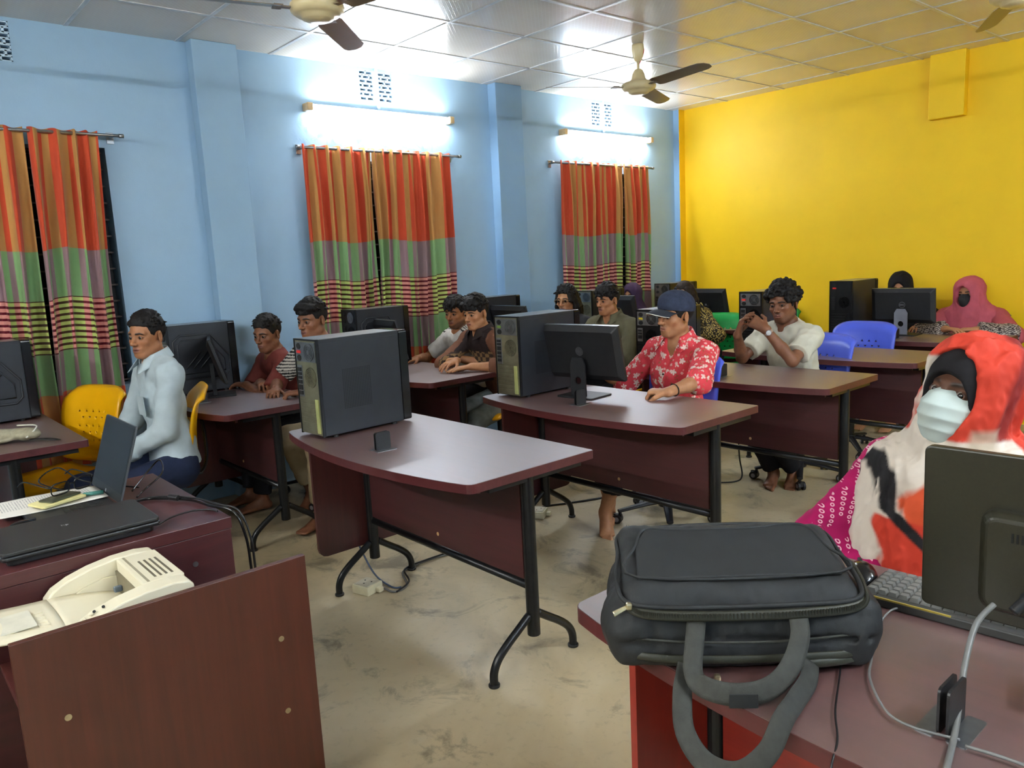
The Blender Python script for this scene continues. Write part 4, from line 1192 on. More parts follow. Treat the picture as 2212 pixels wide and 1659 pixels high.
# ------------------------------------------------------------------ right foreground desk things
def keyboard(x, y, rz, label):
    t = thing('keyboard', label, 'keyboard', (x,y,TZ), rz)
    MB().prism(rrect(-.22,.22,-.075,.075,.008,3), .0, .018).build('tray', simple('keyboard_body',(58,58,56),.45), t, bev=.003)
    m = MB()
    for r in range(6):
        for c in range(21):
            if c in (14,18) : continue
            x0 = -.212+c*.0203; y0 = .048-r*.0205
            b = len(m.v); h = .026
            for (a_, b_, z_) in ((0,0,.018),(.0185,0,.018),(.0185,.0185,.018),(0,.0185,.018),(.003,.003,h),(.0155,.003,h),(.0155,.016,h),(.003,.016,h)): m.v.append((x0+a_, y0+b_, z_))
            for f in ((4,5,6,7),(0,1,5,4),(1,2,6,5),(2,3,7,6),(3,0,4,7)): m.f.append(tuple(b+i for i in f)); m.m.append(0)
    k = m.build('key', simple('worn_grey_key',(104,104,100),.5), t); k['kind'] = 'stuff'
    MB().bx(-.218,-.05,-.0745,-.0715,.014,.0195).build('worn_strip', simple('worn_yellow',(170,148,60),.5), t)
    return t
keyboard(4.665,-5.36,.06,'worn grey keyboard behind the bag and the big monitor')
mouse(4.405,-5.33,.6,'shiny black mouse behind the right end of the bag')
# big monitor, back to the camera
M_monb = simple('monitor_back_olive', (40,38,26), .38, .1, .1, 200, .04, 600)
t = thing('monitor', 'large dark monitor seen from behind in the right foreground', 'monitor', (4.855,-5.50,TZ), .03)
def mf(a,b,d): return (a, d-.03*(b), b+.065)
W2, H2 = .262, .298
MB().prism(rrect(-W2,W2,0,H2,.012,4), -.004, .014, mf).build('rear_shell', M_monb, t, bev=.003)
MB().prism(rrect(-W2+.002,W2-.002,.002,H2-.002,.01,4), .014, .020, mf).build('front_frame', M_blackgloss, t, bev=.001)
MB().prism(rrect(-W2+.02,W2-.02,.03,H2-.02,.004,2), .020, .0206, mf).build('screen', M_blackgloss, t)
bulge = MB(); o1 = rrect(-.165,.165,.03,.205,.02,5); o2 = rrect(-.155,.155,.038,.195,.018,5); n = len(o1)
bulge._add([mf(a,b,-.004) for a,b in o1]+[mf(a,b,-.022) for a,b in o1]+[mf(a,b,-.034) for a,b in o2], [(i,(i+1)%n,n+(i+1)%n,n+i) for i in range(n)]+[(n+i,n+(i+1)%n,2*n+(i+1)%n,2*n+i) for i in range(n)]+[tuple(2*n+i for i in range(n))])
bo = bulge.build('electronics_bulge', M_monb, t, bev=.004)
v = MB()
for k in range(34): v.box(mf(-.115+k*.0072,.168,-.0345),(.003,.002,.016))
v.build('vent_slots', M_dark, bo)
MB().prism(rrect(-.095,-.052,.066,.093,.003,2), -.036, -.030, mf).build('power_inlet', M_dark, bo)
MB().tube(catmull([mf(-.075,.08,-.034),mf(-.085,.078,-.06),mf(-.098,.06,-.078)],6),[.012]*7+[.009]*6,10).build('power_plug', M_blackpl, bo, smooth=True)
MB().box((.13,-.045,.09),(.05,.035,.17)).build('stand_neck', M_blackgloss, t, bev=.006)
MB().prism(rrect(-.0,.26,-.16,.10,.02,5), .0, .012).build('stand_base', M_blackgloss, t, bev=.003)
cord([(4.735,-5.595,.905),(4.722,-5.63,.88),(4.725,-5.68,.84),(4.735,-5.73,.80),(4.752,-5.80,.777),(4.775,-5.90,.776),(4.79,-5.96,.77),(4.80,-5.975,.66),(4.80,-5.97,.45)], .0048, 'thick grey power cable hanging down from the big monitor', M_greycord, 'power_cable')
cord([(4.545,-5.42,.777),(4.52,-5.459,.777),(4.535,-5.56,.777),(4.575,-5.67,.777),(4.60,-5.73,.777),(4.655,-5.80,.777),(4.70,-5.815,.777),(4.76,-5.80,.777)], .0022, 'thin pale cable curving over the right desk', M_greycord)
cord([(4.525,-5.70,.80),(4.545,-5.72,.777),(4.60,-5.85,.777),(4.635,-5.915,.772),(4.65,-5.965,.74),(4.66,-5.968,.55),(4.66,-5.96,.3)], .0017, 'very thin dark cable dropping from the bag over the desk edge', M_cord)
cord([(4.77,-5.81,.777),(4.84,-5.80,.777),(4.95,-5.81,.777),(5.1,-5.76,.777)], .0026, 'grey cable along the front of the right desk past the bracket', M_greycord)
tag(MB().prism([(0,0),(.13,0),(.13,.155),(0,.10)], -.05, .05, lambda a,b,d:(4.80+a*.9-d*.3, -5.60+d+.25*a, .7715+b*.5)).build('adapter_box', simple('yellowed_box',(196,176,120),.5), bev=.006), 'yellowed pale box on the right desk under the big monitor', 'box')

# ------------------------------------------------------------------ laptop bag on the right desk
M_bag = simple('charcoal_nylon', (37,38,39), .62, 0, .12, 18, .35, 900, .3, bdist=.001)
M_strap = simple('grey_webbing', (58,58,54), .75, 0, .15, 60, .5, 700, .25, bdist=.001)
M_zip = simple('olive_black_zip', (44,44,34), .5, .2, .15, 300)
BO = np.array([4.366,-5.771,.772]); BX = np.array([.715,.699,0]); BY = np.array([-.699,.715,0]); BZ = np.array([0,0,1.0])
bagM = Matrix(((BX[0],BY[0],0,BO[0]),(BX[1],BY[1],0,BO[1]),(0,0,1,BO[2]),(0,0,0,1)))
bag = thing('laptop_bag', 'worn charcoal laptop bag lying on the right desk with its handles hanging over the edge', 'bag'); bag.matrix_basis = bagM @ Matrix.Diagonal((.90,1,1,1))
V_ = Vol(axis_coords(-.32,.32,.005), axis_coords(-.19,.22,.005), axis_coords(-.03,.25,.005))
tl = math.radians(15); Bt = np.array(Matrix.Rotation(-tl,3,'X'))
V_.add(Pbox((0,.02,.040),(.245,.118,.040),.03), .012)
V_.add(Pbox((.01,.022,.080),(.252,.112,.035),.03), .02)
V_.add(Pbox((0,.035,.125),(.222,.108,.040),.028,Bt), .02)
V_.add(Pell((.215,-.02,.055),(.05,.07,.05)), .03); V_.add(Pell((-.215,-.03,.06),(.045,.06,.045)), .03)
# crease lines between compartments
for zc, rr in ((.092,.004),(.052,.004)):
    V_.add(Pcap((-.25,-.100,zc),(.25,-.096,zc+.006),.006,.006), .012, 's')
w1 = wav(11, 8, (.08,.22), (1,1,1)); w2 = wav(12, 8, (.03,.07), (1.5,1,1))
V_.disp(lambda X,Y,Z: .005*w1(X,Y,Z)+.007*np.abs(w1(Y,X,Z))+.0055*np.abs(w2(X,Y,Z))-.006); V_.clip(lambda X,Y,Z: -(Z-.0005)+0*X+0*Y)
net_obj('bag_body', *V_.nets(), M_bag, bag, smooth_iter=2)
def topz(y): return .166+.268*(y-.035)
def tp(x, y, dz=0): return (x, y, topz(y)+dz+ .0)
# front pocket panel with piping
o = [(-.195,-.052),(-.19,.045),(-.165,.092),(-.10,.088),(.06,.090),(.125,.10),(.175,.092),(.195,.035),(.20,-.045)]
MB().prism(o, .004, .010, lambda a,b,d:(a,b,topz(b)+d)).build('front_pocket', M_bag, bag, bev=.004, seg=3)
MB().tube(catmull([tp(a*.985,b*.97+.001,.0095) for a,b in o],5,closed=True),.0028,8,closed=True).build('pocket_piping', M_bag, bag, smooth=True)
MB().tube(catmull([(-.212,.130,.168),(-.10,.137,.178),(.10,.137,.179),(.212,.130,.168),(.226,.05,.155),(.232,-.04,.135),(.21,-.082,.122),(.10,-.095,.120),(-.10,-.098,.118),(-.21,-.085,.120),(-.234,-.04,.135),(-.226,.05,.155)],6,closed=True),.0045,8,closed=True).build('edge_piping', M_bag, bag, smooth=True)


MB().tube(catmull([(-.22,-.094,.062),(-.1,-.104,.058),(.06,-.104,.058),(.2,-.098,.066)],6),.0022,6).build('front_seam', M_strap, bag, smooth=True)
zp = catmull([(.236,.02,.146),(.238,-.04,.128),(.215,-.086,.113),(.10,-.103,.108),(-.06,-.106,.106),(-.18,-.100,.108),(-.222,-.075,.114)],8)
MB().tube(zp,.009,10,flat=.35,upref=(0,-1,.5)).build('main_zipper', M_zip, bag, smooth=True)
tt = MB()
for i in range(0, len(zp)-1):
    for f in (0,.33,.66):
        q = zp[i].lerp(zp[i+1], f); tt.box(q+Vector((0,-.0035,.001)),(.0022,.003,.009))
tag(tt.build('zip_teeth', M_zip, bag), kind='stuff')
def pull(p, d, L=.034):
    p = Vector(p); d = Vector(d).normalized()
    q = MB().box(p,(.012,.012,.012)).build('zip_slider', M_brass, bag, bev=.003)
    s_ = Vector((0,0,1)).cross(d).normalized(); 
    MB().tube([p, p+d*L*.5, p+d*L],[.0035,.0045,.0055],8,flat=.45,upref=tuple(Vector((0,-1,.6)))).build('zip_pull', M_brass, q, bev=.001)
pull((-.215,-.088,.118),(-.85,-.35,-.25)); pull((-.232,-.055,.035),(.02,-.25,-.9)); pull((-.055,-.118,-.0),(-.1,-.3,-.9))
MB().tube(catmull([(-.245,-.03,.034),(-.20,-.095,.030),(-.05,-.108,.028),(.12,-.104,.030),(.22,-.09,.034),(.25,-.02,.04)],6),.007,8,flat=.35,upref=(0,-1,.3)).build('lower_zipper', M_zip, bag, smooth=True)
MB().tube(catmull([(.10,-.108,.018),(.20,-.095,.022),(.262,-.04,.028),(.27,.02,.04)],6),.008,8,flat=.5,upref=(0,-1,.3)).build('lower_zipper', M_zip, bag, smooth=True)
def strap(pts, nm='carry_handle', r=.0185):
    MB().tube(catmull(pts,7), r, 10, flat=.13, upref=(0,-1,.45)).build(nm, M_strap, bag, smooth=True)
strap([(-.088,-.098,.102),(-.098,-.125,.066),(-.106,-.155,.034),(-.096,-.182,.024),(-.055,-.200,.020),(-.005,-.198,.020),(.038,-.184,.030),(.072,-.158,.052),(.094,-.128,.082),(.098,-.098,.105)])
strap([(-.105,-.090,.02),(-.118,-.135,.014),(-.130,-.180,.004),(-.132,-.222,-.032),(-.104,-.262,-.058),(-.056,-.288,-.056),(-.010,-.290,-.022),(.022,-.268,.018),(.056,-.222,.020),(.098,-.160,.018),(.118,-.110,.024)])
MB().bx(-.055,-.005,-.2185,-.2165,.006,.030).build('handle_badge', M_bag, bag, bev=.003)
fz = MB(); rr = random.Random(5)
for c in ((.262,.0,.10),(.255,-.03,.06),(-.20,.13,.17),(.22,.13,.17),(-.24,-.05,.02)):
    for k in range(6):
        a = Vector(c)+Vector((rr.uniform(-.012,.012),rr.uniform(-.012,.012),rr.uniform(-.01,.01)))
        fz.tube([a*1.0, a+Vector((rr.uniform(-.012,.012),rr.uniform(-.01,.01),rr.uniform(-.01,.012))), a+Vector((rr.uniform(-.014,.014),rr.uniform(-.01,.01),rr.uniform(-.008,.01)))], .00035, 4)
tag(fz.build('frayed_threads', M_bag, bag), kind='stuff')
# ------------------------------------------------------------------ people
def mat_skin():
    m = NT('skin'); a = m.n('ShaderNodeAttribute'); a.attribute_name = 'Col'
    n = m.noise(40,4,.6,m.co())
    m.col(m.mix(.35, a.outputs['Color'], m.mix(n, (0,0,0), (1,1,1)), 'SOFT_LIGHT'))
    m.set(Roughness=.48); m.b.inputs['Specular IOR Level'].default_value = .35
    m.b.inputs['Subsurface Weight'].default_value = .06; m.b.inputs['Subsurface Radius'].default_value = (.02,.008,.004); m.b.inputs['Subsurface Scale'].default_value = .3
    m.bump(m.noise(260,3,.6,m.co()), .08, .001)
    return m.m
M_skin = mat_skin()
def mat_hair(name, c):
    m = NT(name); co = m.co(); n = m.noise(1.0,4,.7,m.mapping(co,scale=(90,90,22)),1.5)
    m.col(m.ramp(n, [(.35,s2l(c)),(.7,s2l(tuple(min(255,x*1.5+6) for x in c)))])); m.set(Roughness=.62); m.b.inputs['Specular IOR Level'].default_value = .22
    m.bump(n, .6, .003); return m.m
M_hair = mat_hair('black_hair', (17,15,15)); M_hairb = mat_hair('dark_brown_hair', (30,22,18))
def mat_cloth(name, c, var=.12, rough=.8, weave=500):
    return simple(name, c, rough, 0, var, 14, .25, weave, .2, bdist=.0008)
def mat_attr(name, rough=.75):
    m = NT(name); a = m.n('ShaderNodeAttribute'); a.attribute_name = 'Col'
    n = m.noise(30,3,.5,m.co()); m.col(m.mix(.12, a.outputs['Color'], m.mix(n,(0,0,0),(1,1,1)), 'MULTIPLY'))
    m.set(Roughness=rough); m.b.inputs['Specular IOR Level'].default_value = .2; m.bump(m.noise(500,2,.5,m.co()), .2, .0008); return m.m
M_attrcloth = mat_attr('dyed_cotton'); 
M_eyes = [NT('eye_white'), NT('eye_iris'), NT('eye_pupil')]
M_eyes[0].col(s2l((128,119,112))); M_eyes[1].col(s2l((34,20,14))); M_eyes[2].col(s2l((8,7,7)))
for q in M_eyes: q.set(Roughness=.15)
M_eyes = [q.m for q in M_eyes]

def nrm(v): v = A3(v); return v/(np.linalg.norm(v)+1e-12)
def ang(deg): a = math.radians(deg); return np.array([math.sin(a), -math.cos(a), 0.0])
def face_angle(x, y, theta):
    """heading (deg) of a face seen turned theta degrees from the viewer towards his left"""
    c = np.array([CAM[0]-x, CAM[1]-y]); c /= np.linalg.norm(c); l = np.array([c[1], -c[0]]); t = math.radians(theta)
    f = math.cos(t)*c+math.sin(t)*l; return math.degrees(math.atan2(f[0], -f[1]))
def ik(a, b, l1, l2, pole):
    a, b = A3(a), A3(b); d = b-a; L = np.linalg.norm(d); L = min(L, (l1+l2)*.999); u = nrm(d)
    x = (l1*l1-l2*l2+L*L)/(2*L); h = math.sqrt(max(l1*l1-x*x, 1e-6)); p = A3(pole); p = p-u*(p@u)
    return a+u*x+nrm(p)*h, a+u*L
def head_frame(yaw, pitch=0, roll=0):
    f = ang(yaw); up = np.array([0,0,1.0]); p = math.radians(pitch)
    f2 = f*math.cos(p)-up*math.sin(p); u2_ = up*math.cos(p)+f*math.sin(p); r = np.cross(f2,u2_)
    q = math.radians(roll); r3 = r*math.cos(q)+u2_*math.sin(q); u3 = -r*math.sin(q)+u2_*math.cos(q)
    return np.stack([r3,f2,u3])
def hand_prims(w, d, n, thumb, curl=.5, s=1.0, spread=.12, fingers=None):
    """w wrist, d forearm direction, n palm normal (towards what the palm faces), thumb: direction of the thumb side"""
    w, d, n = A3(w), nrm(d), A3(n); n = nrm(n-d*(n@d)); t = A3(thumb); t = nrm(t-d*(t@d)-n*(t@n))
    P = [(Pecap(w-d*.01, w+d*.085*s, t, .027*s, .040*s, .019*s, .014*s), .014)]
    L = [.070,.080,.075,.058]
    for i in range(4):
        o = (1.5-i)*.0195*s; base = w+d*(.088-.006*abs(i-1.2))*s+t*o; dr = nrm(d+t*(1.5-i)*spread)
        c = (fingers[i] if fingers else curl); p = base; seg = L[i]*s
        for k, (fr, rr) in enumerate(((.44,.0088),(.31,.0078),(.25,.0070))):
            a = c*(.75,.95,.7)[k]*1.0; dr = nrm(dr*math.cos(a)+n*math.sin(a)); q = p+dr*seg*fr
            P.append((Pcap(p, q, rr*s, (rr-.0007)*s), .004)); p = q
    b = w+d*.022*s+t*.026*s+n*.006; q = b+nrm(t*.75+d*.75+n*.35)*.042*s; r_ = q+nrm(t*.25+d*1.0+n*(.25+.4*curl))*.032*s
    P += [(Pcap(b,q,.0125*s,.0105*s),.010),(Pcap(q,r_,.0098*s,.0082*s),.004)]
    return P
SKINS = {'mid': (176,124,88), 'tan': (162,110,76), 'deep': (126,82,58), 'dark': (92,60,44), 'fair': (196,150,116)}
def head_prims(c, B, s=1.0, jaw=1.0, nose=1.0, mouth_open=0.0, ears=True):
    def W(x,y,z): return A3(c)+s*(x*B[0]+y*B[1]+z*B[2])
    def E(p, r, k, op='u', BB=None): return (Pell(W(*p), [q*s for q in r], BB if BB is not None else B), k*s, op)
    def C(a, b, ra, rb, k, op='u'): return (Pcap(W(*a), W(*b), ra*s, rb*s), k*s, op)
    j = jaw; P = [E((0,-.014,.036),(.073,.093,.080),.01), E((0,.020,-.030),(.057*j,.062,.080),.03), E((0,.058,-.088),(.024*j,.022,.020),.025)]
    for x in (-1,1):
        P += [C((x*.047*j,-.005,-.056),(x*.018,.056,-.092),.017,.014,.02), C((x*.046,.060,.020),(x*.010,.076,.018),.009,.010,.014), E((x*.041,.052,-.022),(.020,.019,.017),.018)]
        P += [E((x*.031,.084,.001),(.021,.014,.0125),.012,'s')]
    P += [C((0,.074,.012),(0,.099*nose,-.026),.0075,.0095,.010), E((0,.101*nose,-.030),(.0105,.011,.0095),.006)]
    for x in (-1,1): P += [E((x*.0115,.090,-.033),(.0085,.010,.0075),.006), E((x*.0058,.099,-.0395),(.0036,.005,.003),.002,'s')]
    P += [E((0,.068,-.062),(.029,.018,.022),.014)]
    mo = mouth_open
    P += [C((-.020,.078,-.060),(0,.0885,-.0565),.0036,.0056,.004), C((.020,.078,-.060),(0,.0885,-.0565),.0036,.0056,.004), C((-.016,.079,-.068-mo),(.016,.079,-.068-mo),.0056,.0056,.006), E((0,.083,-.069-mo),(.013,.008,.0065),.005)]
    P += [E((0,.090,-.0628-mo*.5),(.022,.010,.0013+mo*.6),.002,'s')]
    for x in (-1,1):
        P += [E((x*.031,.0665,.0005),(.0165,.0128,.0125),.004)]
        P += [E((x*.031,.081,-.0005),(.0132,.0075,.0050),.0015,'s')]
    if ears:
        for x in (-1,1):
            R_ = np.array(Matrix.Rotation(x*.35,3,'Z')) @ np.eye(3); BB = R_ @ B
            P += [E((x*.077,-.014,-.006),(.0065,.018,.031),.005,'u',BB), E((x*.0835,-.009,-.003),(.005,.010,.018),.003,'s',BB)]
    return P
def eyeballs(c, B, parent, gaze=None, s=1.0, only=None):
    for x in (-1,1):
        if only and x != only: continue
        p = A3(c)+s*(x*.031*B[0]+.0675*B[1]+.0003*B[2]); g = nrm(gaze) if gaze is not None else B[1]
        g = nrm(g*.6+B[1]*.4) if gaze is not None else g
        R = Vector(g).to_track_quat('Z','Y').to_matrix(); r = .0122*s
        m = MB(); m.lathe([(r*math.sin(a),r*math.cos(a)) for a in np.linspace(0,PI,25)][::-1], p, 20, R)
        nr = 24
        for fi in range(len(m.f)):
            ring = fi//20
            if fi < nr*20:
                fromtop = nr-1-ring; m.m[fi] = 2 if fromtop < 2 else (1 if fromtop < 5 else 0)
        m.build('eye', M_eyes, parent, smooth=True)
def skin_colors(V, c, B, base, s=1.0, brow=1.0, stache=0.0, beard=0.0, lips=(128,72,62), hairc=(24,19,17), shave=0.0, spots=None):
    L = (V-A3(c)) @ B.T / s; x, y, z = L[:,0], L[:,1], L[:,2]; ax = np.abs(x)
    col = np.tile(np.array(s2l(base)), (len(V),1)); b0 = np.array(s2l(base))
    def mix(f, c2): f = np.clip(f,0,1)[:,None]; return col*(1-f)+np.array(c2)*f
    inh = (np.abs(x) < .1) & (np.abs(y) < .13) & (z < .13) & (z > -.12)
    col = mix(.35*np.exp(-((ax-.040)/.022)**2-((z+.03)/.02)**2)*(y > .02)*inh, b0*np.array([1.12,.86,.82]))
    col = mix(.30*np.exp(-((ax-.031)/.018)**2-((z+.010)/.008)**2)*(y > .05), b0*.55)
    zb = .0205-.5*np.maximum(0,ax-.033)**1.15*1.6+.10*np.minimum(ax-.02,.013)
    fb = np.clip(1.6-np.abs(z-zb)/.0042,0,1)*np.clip((ax-.009)/.006,0,1)*np.clip((.054-ax)/.008,0,1)*(y > .035)
    col = mix(fb*brow*inh, s2l(hairc))
    fl = np.clip(1.5-np.sqrt((x/.0235)**2+((z+.0625)/.0118)**2)*1.25,0,1)*(y > .070)
    fl = np.clip(fl*2.2,0,1); col = mix(fl*.8*inh, s2l(lips))
    fs = np.exp(-(x/.026)**2*1.0-((z+.048)/.0055)**2)*(y > .062)*inh; col = mix(stache*fs*.75, s2l(hairc))
    fbe = np.clip((-.052-z+.55*np.maximum(0,ax-.02)*0+.9*np.maximum(0,.05-y)*.35)/.02,0,1)*(y > -.02)*(z > -.125)*inh
    notlip = np.clip(np.sqrt((x/.028)**2+((z+.063)/.016)**2)-1,0,1)*2
    col = mix(beard*.8*fbe*np.clip(notlip,0,1), s2l(hairc))
    if shave: col = mix(shave*np.clip((-.04-z)/.03,0,1)*inh, b0*.72)
    fe = np.clip(1.3-np.abs(np.sqrt(((ax-.031)/.0145)**2+((z-.0005)/.0066)**2)-1)/.22,0,1)*(y > .055)*inh
    col = mix(fe*.75*(z > -.003), b0*.16); col = mix(fe*.35*(z <= -.003), b0*.4)
    return col
def collar(parent, N, F, mat, rx=.080, ry=.074, h=.036, opening=.55, drop=.050, spread=.03, name='collar', lift=.032):
    N = A3(N); F = nrm(F); S = np.array([-F[1],F[0],0.]); U = np.array([0,0,1.])
    def P(a, r, z, fwd_=0): return tuple(N + S*math.sin(a)*rx*r + F*(-math.cos(a)*ry*r + fwd_) + U*z)
    m = MB(); n = 30; a1 = PI-opening
    def fn(u, v):
        a = -a1+2*a1*u; front = (1-math.cos(a))/2
        tilt = -drop*front**1.3
        if v < .35:   # inner stand rising
            t = v/.35; return P(a, 1.0-.06*t, lift+tilt+h*t*.9)
        if v < .5:
            t = (v-.35)/.15; return P(a, .94+.05*t, lift+tilt+h*(.9+.12*math.sin(PI*t)))
        t = (v-.5)/.5; edge = abs(2*u-1)**6
        return P(a, .99+(.30+.30*edge*spread/.03)*t, lift+tilt+h*.9-(h*1.15+.030*edge)*t, .018*edge*t)
    m.grid(fn, n, 12); return m.build(name, mat, parent, smooth=True, solid=.003)
def person(label, hip, deg, head, hyaw, hpitch=3, hroll=0, skin='mid', sw=.195, torso=.47, arms=None, feet=None, thigh=.43, res=.0075, hres=.003,
           shirt=None, pants=None, hs=.98, jaw=1.0, nose=1.0, mouth=0.0, face=None, gaze=None, hand_s=1.0, slim=1.0, group=None, kneez=None, legs_dir=None, eyes=True, fine=()):
    F = ang(deg); S = np.array([-F[1],F[0],0.0]); U = np.array([0,0,1.0]); hip = A3(hip); hd = A3(head)
    B = head_frame(hyaw, hpitch, hroll)
    nb = hd - B[2]*.125*hs - B[1]*.028     # base of neck
    sc = nb - U*.045 - F*.01               # shoulder line centre
    sho = {'L': sc+S*sw*.86-U*.03, 'R': sc-S*sw*.86-U*.03}
    hipj = {'L': hip+S*.085, 'R': hip-S*.085}
    chest = sc*.62+hip*.38 + F*.01; waist = sc*.28+hip*.72
    o = thing('person', label, 'person', (0,0,0), 0, group)
    body = []; cl = {'arm': [], 'torso': [], 'leg': []}
    def add(p, k, op='u'): body.append((p, k, op))
    tors = [(hip-U*.01, waist, S, .150*slim, .128*slim, .105*slim, .088*slim), (waist, chest, S, .130*slim, .150*slim, .086*slim, .091*slim), (chest, sc-U*.035, S, .150*slim, sw*.82, .092*slim, .072)]
    for a,b,s_,wa,wb,da,db in tors: add(Pecap(a,b,s_,wa,wb,da,db), .03)
    add(Pcap(sho['L']*.8+sc*.2, sho['R']*.8+sc*.2, .048, .048), .03); add(Pcap(nb-U*.03, nb+U*.01-F*.0, .062, .054), .03)
    add(Pcap(nb-U*.03, hd-B[1]*.018-B[2]*.055*hs, .052*hs, .054*hs), .016)
    traps = [Pcap(nb-F*.01, sho[k]*.8+sc*.2, .045, .04) for k in 'LR']
    for p in traps: add(p, .03)
    armd = {}
    for k in 'LR':
        sd = S if k == 'L' else -S
        a = (arms or {}).get(k)
        if a is None: a = dict(w=tuple(hip+F*.22+sd*.07+U*.10), pole=tuple(sd*.5-U*1.0-F*.4), pn=(0,0,-1))
        el, wr = ik(sho[k], a['w'], .275, .245, a.get('pole', tuple(sd*.6-U*.8-F*.3)))
        armd[k] = (el, wr)
        add(Pcap(sho[k], sho[k]*.4+el*.6, .047*slim, .040*slim), .03); add(Pcap(sho[k]*.4+el*.6, el, .040*slim, .034), .02)
        mid = el*.62+wr*.38; add(Pcap(el, mid, .034, .036), .02); add(Pcap(mid, wr, .036, .024), .015)
        d = nrm(a['hd']) if 'hd' in a else nrm(wr-el)
        th = a.get('th', tuple(-sd*.6+U*.6))
        for p, kk in hand_prims(wr, d, a.get('pn',(0,0,-1)), th, a.get('curl',.45), hand_s, fingers=a.get('fingers'), spread=a.get('spread',.10)): add(p, kk)
    legd = {}
    for k in 'LR':
        sd = S if k == 'L' else -S; LD = ang(legs_dir) if legs_dir is not None else F
        ft = (feet or {}).get(k); 
        if ft is None: ft = dict(a=tuple(hip+LD*.46+sd*.10-U*(hip[2]-.075)), h=tuple(LD))
        an = A3(ft['a']); kn, an2 = ik(hipj[k], an, thigh, .40, ft.get('pole', tuple(LD*.6+U*1.0+sd*.1)))
        an = an2; legd[k] = (kn, an); h = nrm(A3(ft['h'])); pit = ft.get('pitch', 0.0); hz = h*math.cos(pit)-U*math.sin(pit)
        add(Pcap(hipj[k], kn, .078*slim, .055), .03); add(Pcap(kn, kn*.65+an*.35, .053, .052), .02); add(Pcap(kn*.65+an*.35, an, .050, .033), .02)
        up2 = nrm(np.cross(np.cross(hz,U),hz)); sh = nrm(np.cross(hz,U)); base = an-up2*.045
        add(Pcap(an-up2*.02-hz*.015, base-hz*.03+up2*.012, .030, .027), .02); add(Pecap(base-hz*.02+up2*.012, base+hz*.13+up2*.0, sh, .030,.042,.026,.016), .02)
        add(Pcap(an, base+hz*.09+up2*.012, .030, .022), .02)
        inner = -sd
        for i,(of,ln,rr) in enumerate(((.030,.048,.0125),(.012,.047,.009),(-.003,.042,.0085),(-.017,.036,.008),(-.030,.030,.008))):
            b_ = base+hz*.125+inner*of+up2*(-.002); add(Pcap(b_, b_+hz*ln-up2*.003, rr, rr*.92), .004)
    for it in head_prims(hd, B, hs, jaw, nose, mouth): body.append(it)
    pts = [hd+U*.14, hip-U*.13, hd+F*.16, hip-F*.16, hd-F*.15]+[v for q in armd.values() for v in q]+[v for q in legd.values() for v in q]+[legd[k][1]+A3(((feet or {}).get(k) or dict(h=F))['h'])*.22-U*.07 for k in 'LR']+[armd[k][1]+nrm(armd[k][1]-armd[k][0])*.2 for k in 'LR']+[sho['L']+S*.08, sho['R']-S*.08]
    P_ = np.array(pts); lo, hi = P_.min(0)-.09, P_.max(0)+.09
    hr = .115*hs
    fz = [[(hd[q]-hr-.01, hd[q]+hr+.012)] for q in range(3)]
    for f in fine:
        for q in range(3): fz[q].append((f[q]-f[3], f[q]+f[3]))
    V_ = Vol(*[axis_coords(lo[q], hi[q], res, fz[q], hres) for q in range(3)])
    for p, k, op in body: V_.add(p, k, op)
    V, Q = V_.nets()
    fc = dict(face or {})
    cols = skin_colors(V, hd, B, SKINS[skin] if isinstance(skin,str) else skin, hs, **fc)
    net_obj('body', V, Q, M_skin, o, cols, smooth_iter=0)
    if eyes: eyeballs(hd, B, o, gaze, hs)
    inf = .010
    if shirt:
        sh = dict(shirt); st = sh.get('step', .0085)
        Vs = Vol(*[axis_coords(lo[q], hi[q], st) for q in range(3)]); inf = sh.get('inf', .011)
        for a,b,s_,wa,wb,da,db in tors: Vs.add(Pecap(a,b,s_,wa,wb,da,db,inf=inf), .035)
        bel = sh.get('belly', 0)
        Vs.add(Pecap(hip-U*sh.get('hem',.06), waist, S, .170*slim+inf, .145*slim+inf, .128*slim+inf, .102*slim+inf), .03)
        Vs.add(Pcap(sho['L'], sho['R'], .046+inf, .046+inf), .03)
        for p in [Pcap(nb-F*.01-U*.012, sho[k], .045+inf, .044+inf) for k in 'LR']: Vs.add(p, .03)
        for k in 'LR':
            el, wr = armd[k]; sl = sh.get('sleeve', 'short'); lo_ = sh.get('loose', .007)
            if sl == 'short':
                e = sho[k]*.28+el*.72; Vs.add(Pcap(sho[k], sho[k]*.6+e*.4, .047*slim+inf, .050*slim+inf+lo_*.4), .03)
                Vs.add(Pecap(sho[k]*.7+e*.3, e, S, .050*slim+inf, .046*slim+inf+lo_, .050*slim+inf, .046*slim+inf+lo_, flat=True), .012)
            else:
                fr = {'long': .93, 'elbow': .12, 'threeq': .5}[sl] if isinstance(sl,str) else sl
                Vs.add(Pcap(sho[k], el, .048*slim+inf, .038+inf+lo_*.6), .03); e = el*(1-fr)+wr*fr
                Vs.add(Pecap(el, e, S if abs(nrm(wr-el)@S) < .8 else F, .037+inf+lo_*.6, .028+inf*.8+lo_*.7, .037+inf+lo_*.6, .028+inf*.8+lo_*.7, flat=True), .015)
                Vs.add(Pell(el, [.037+inf+lo_*.6]*3), .02)
                if sh.get('cuff'): Vs.add(Pecap(e-nrm(wr-el)*.045, e+nrm(wr-el)*.002, S if abs(nrm(wr-el)@S) < .8 else F, .036+inf+lo_, .034+inf+lo_, .036+inf+lo_, .034+inf+lo_, flat=True), .004)
        # neckline
        nk = sh.get('neck','crew'); nf = F
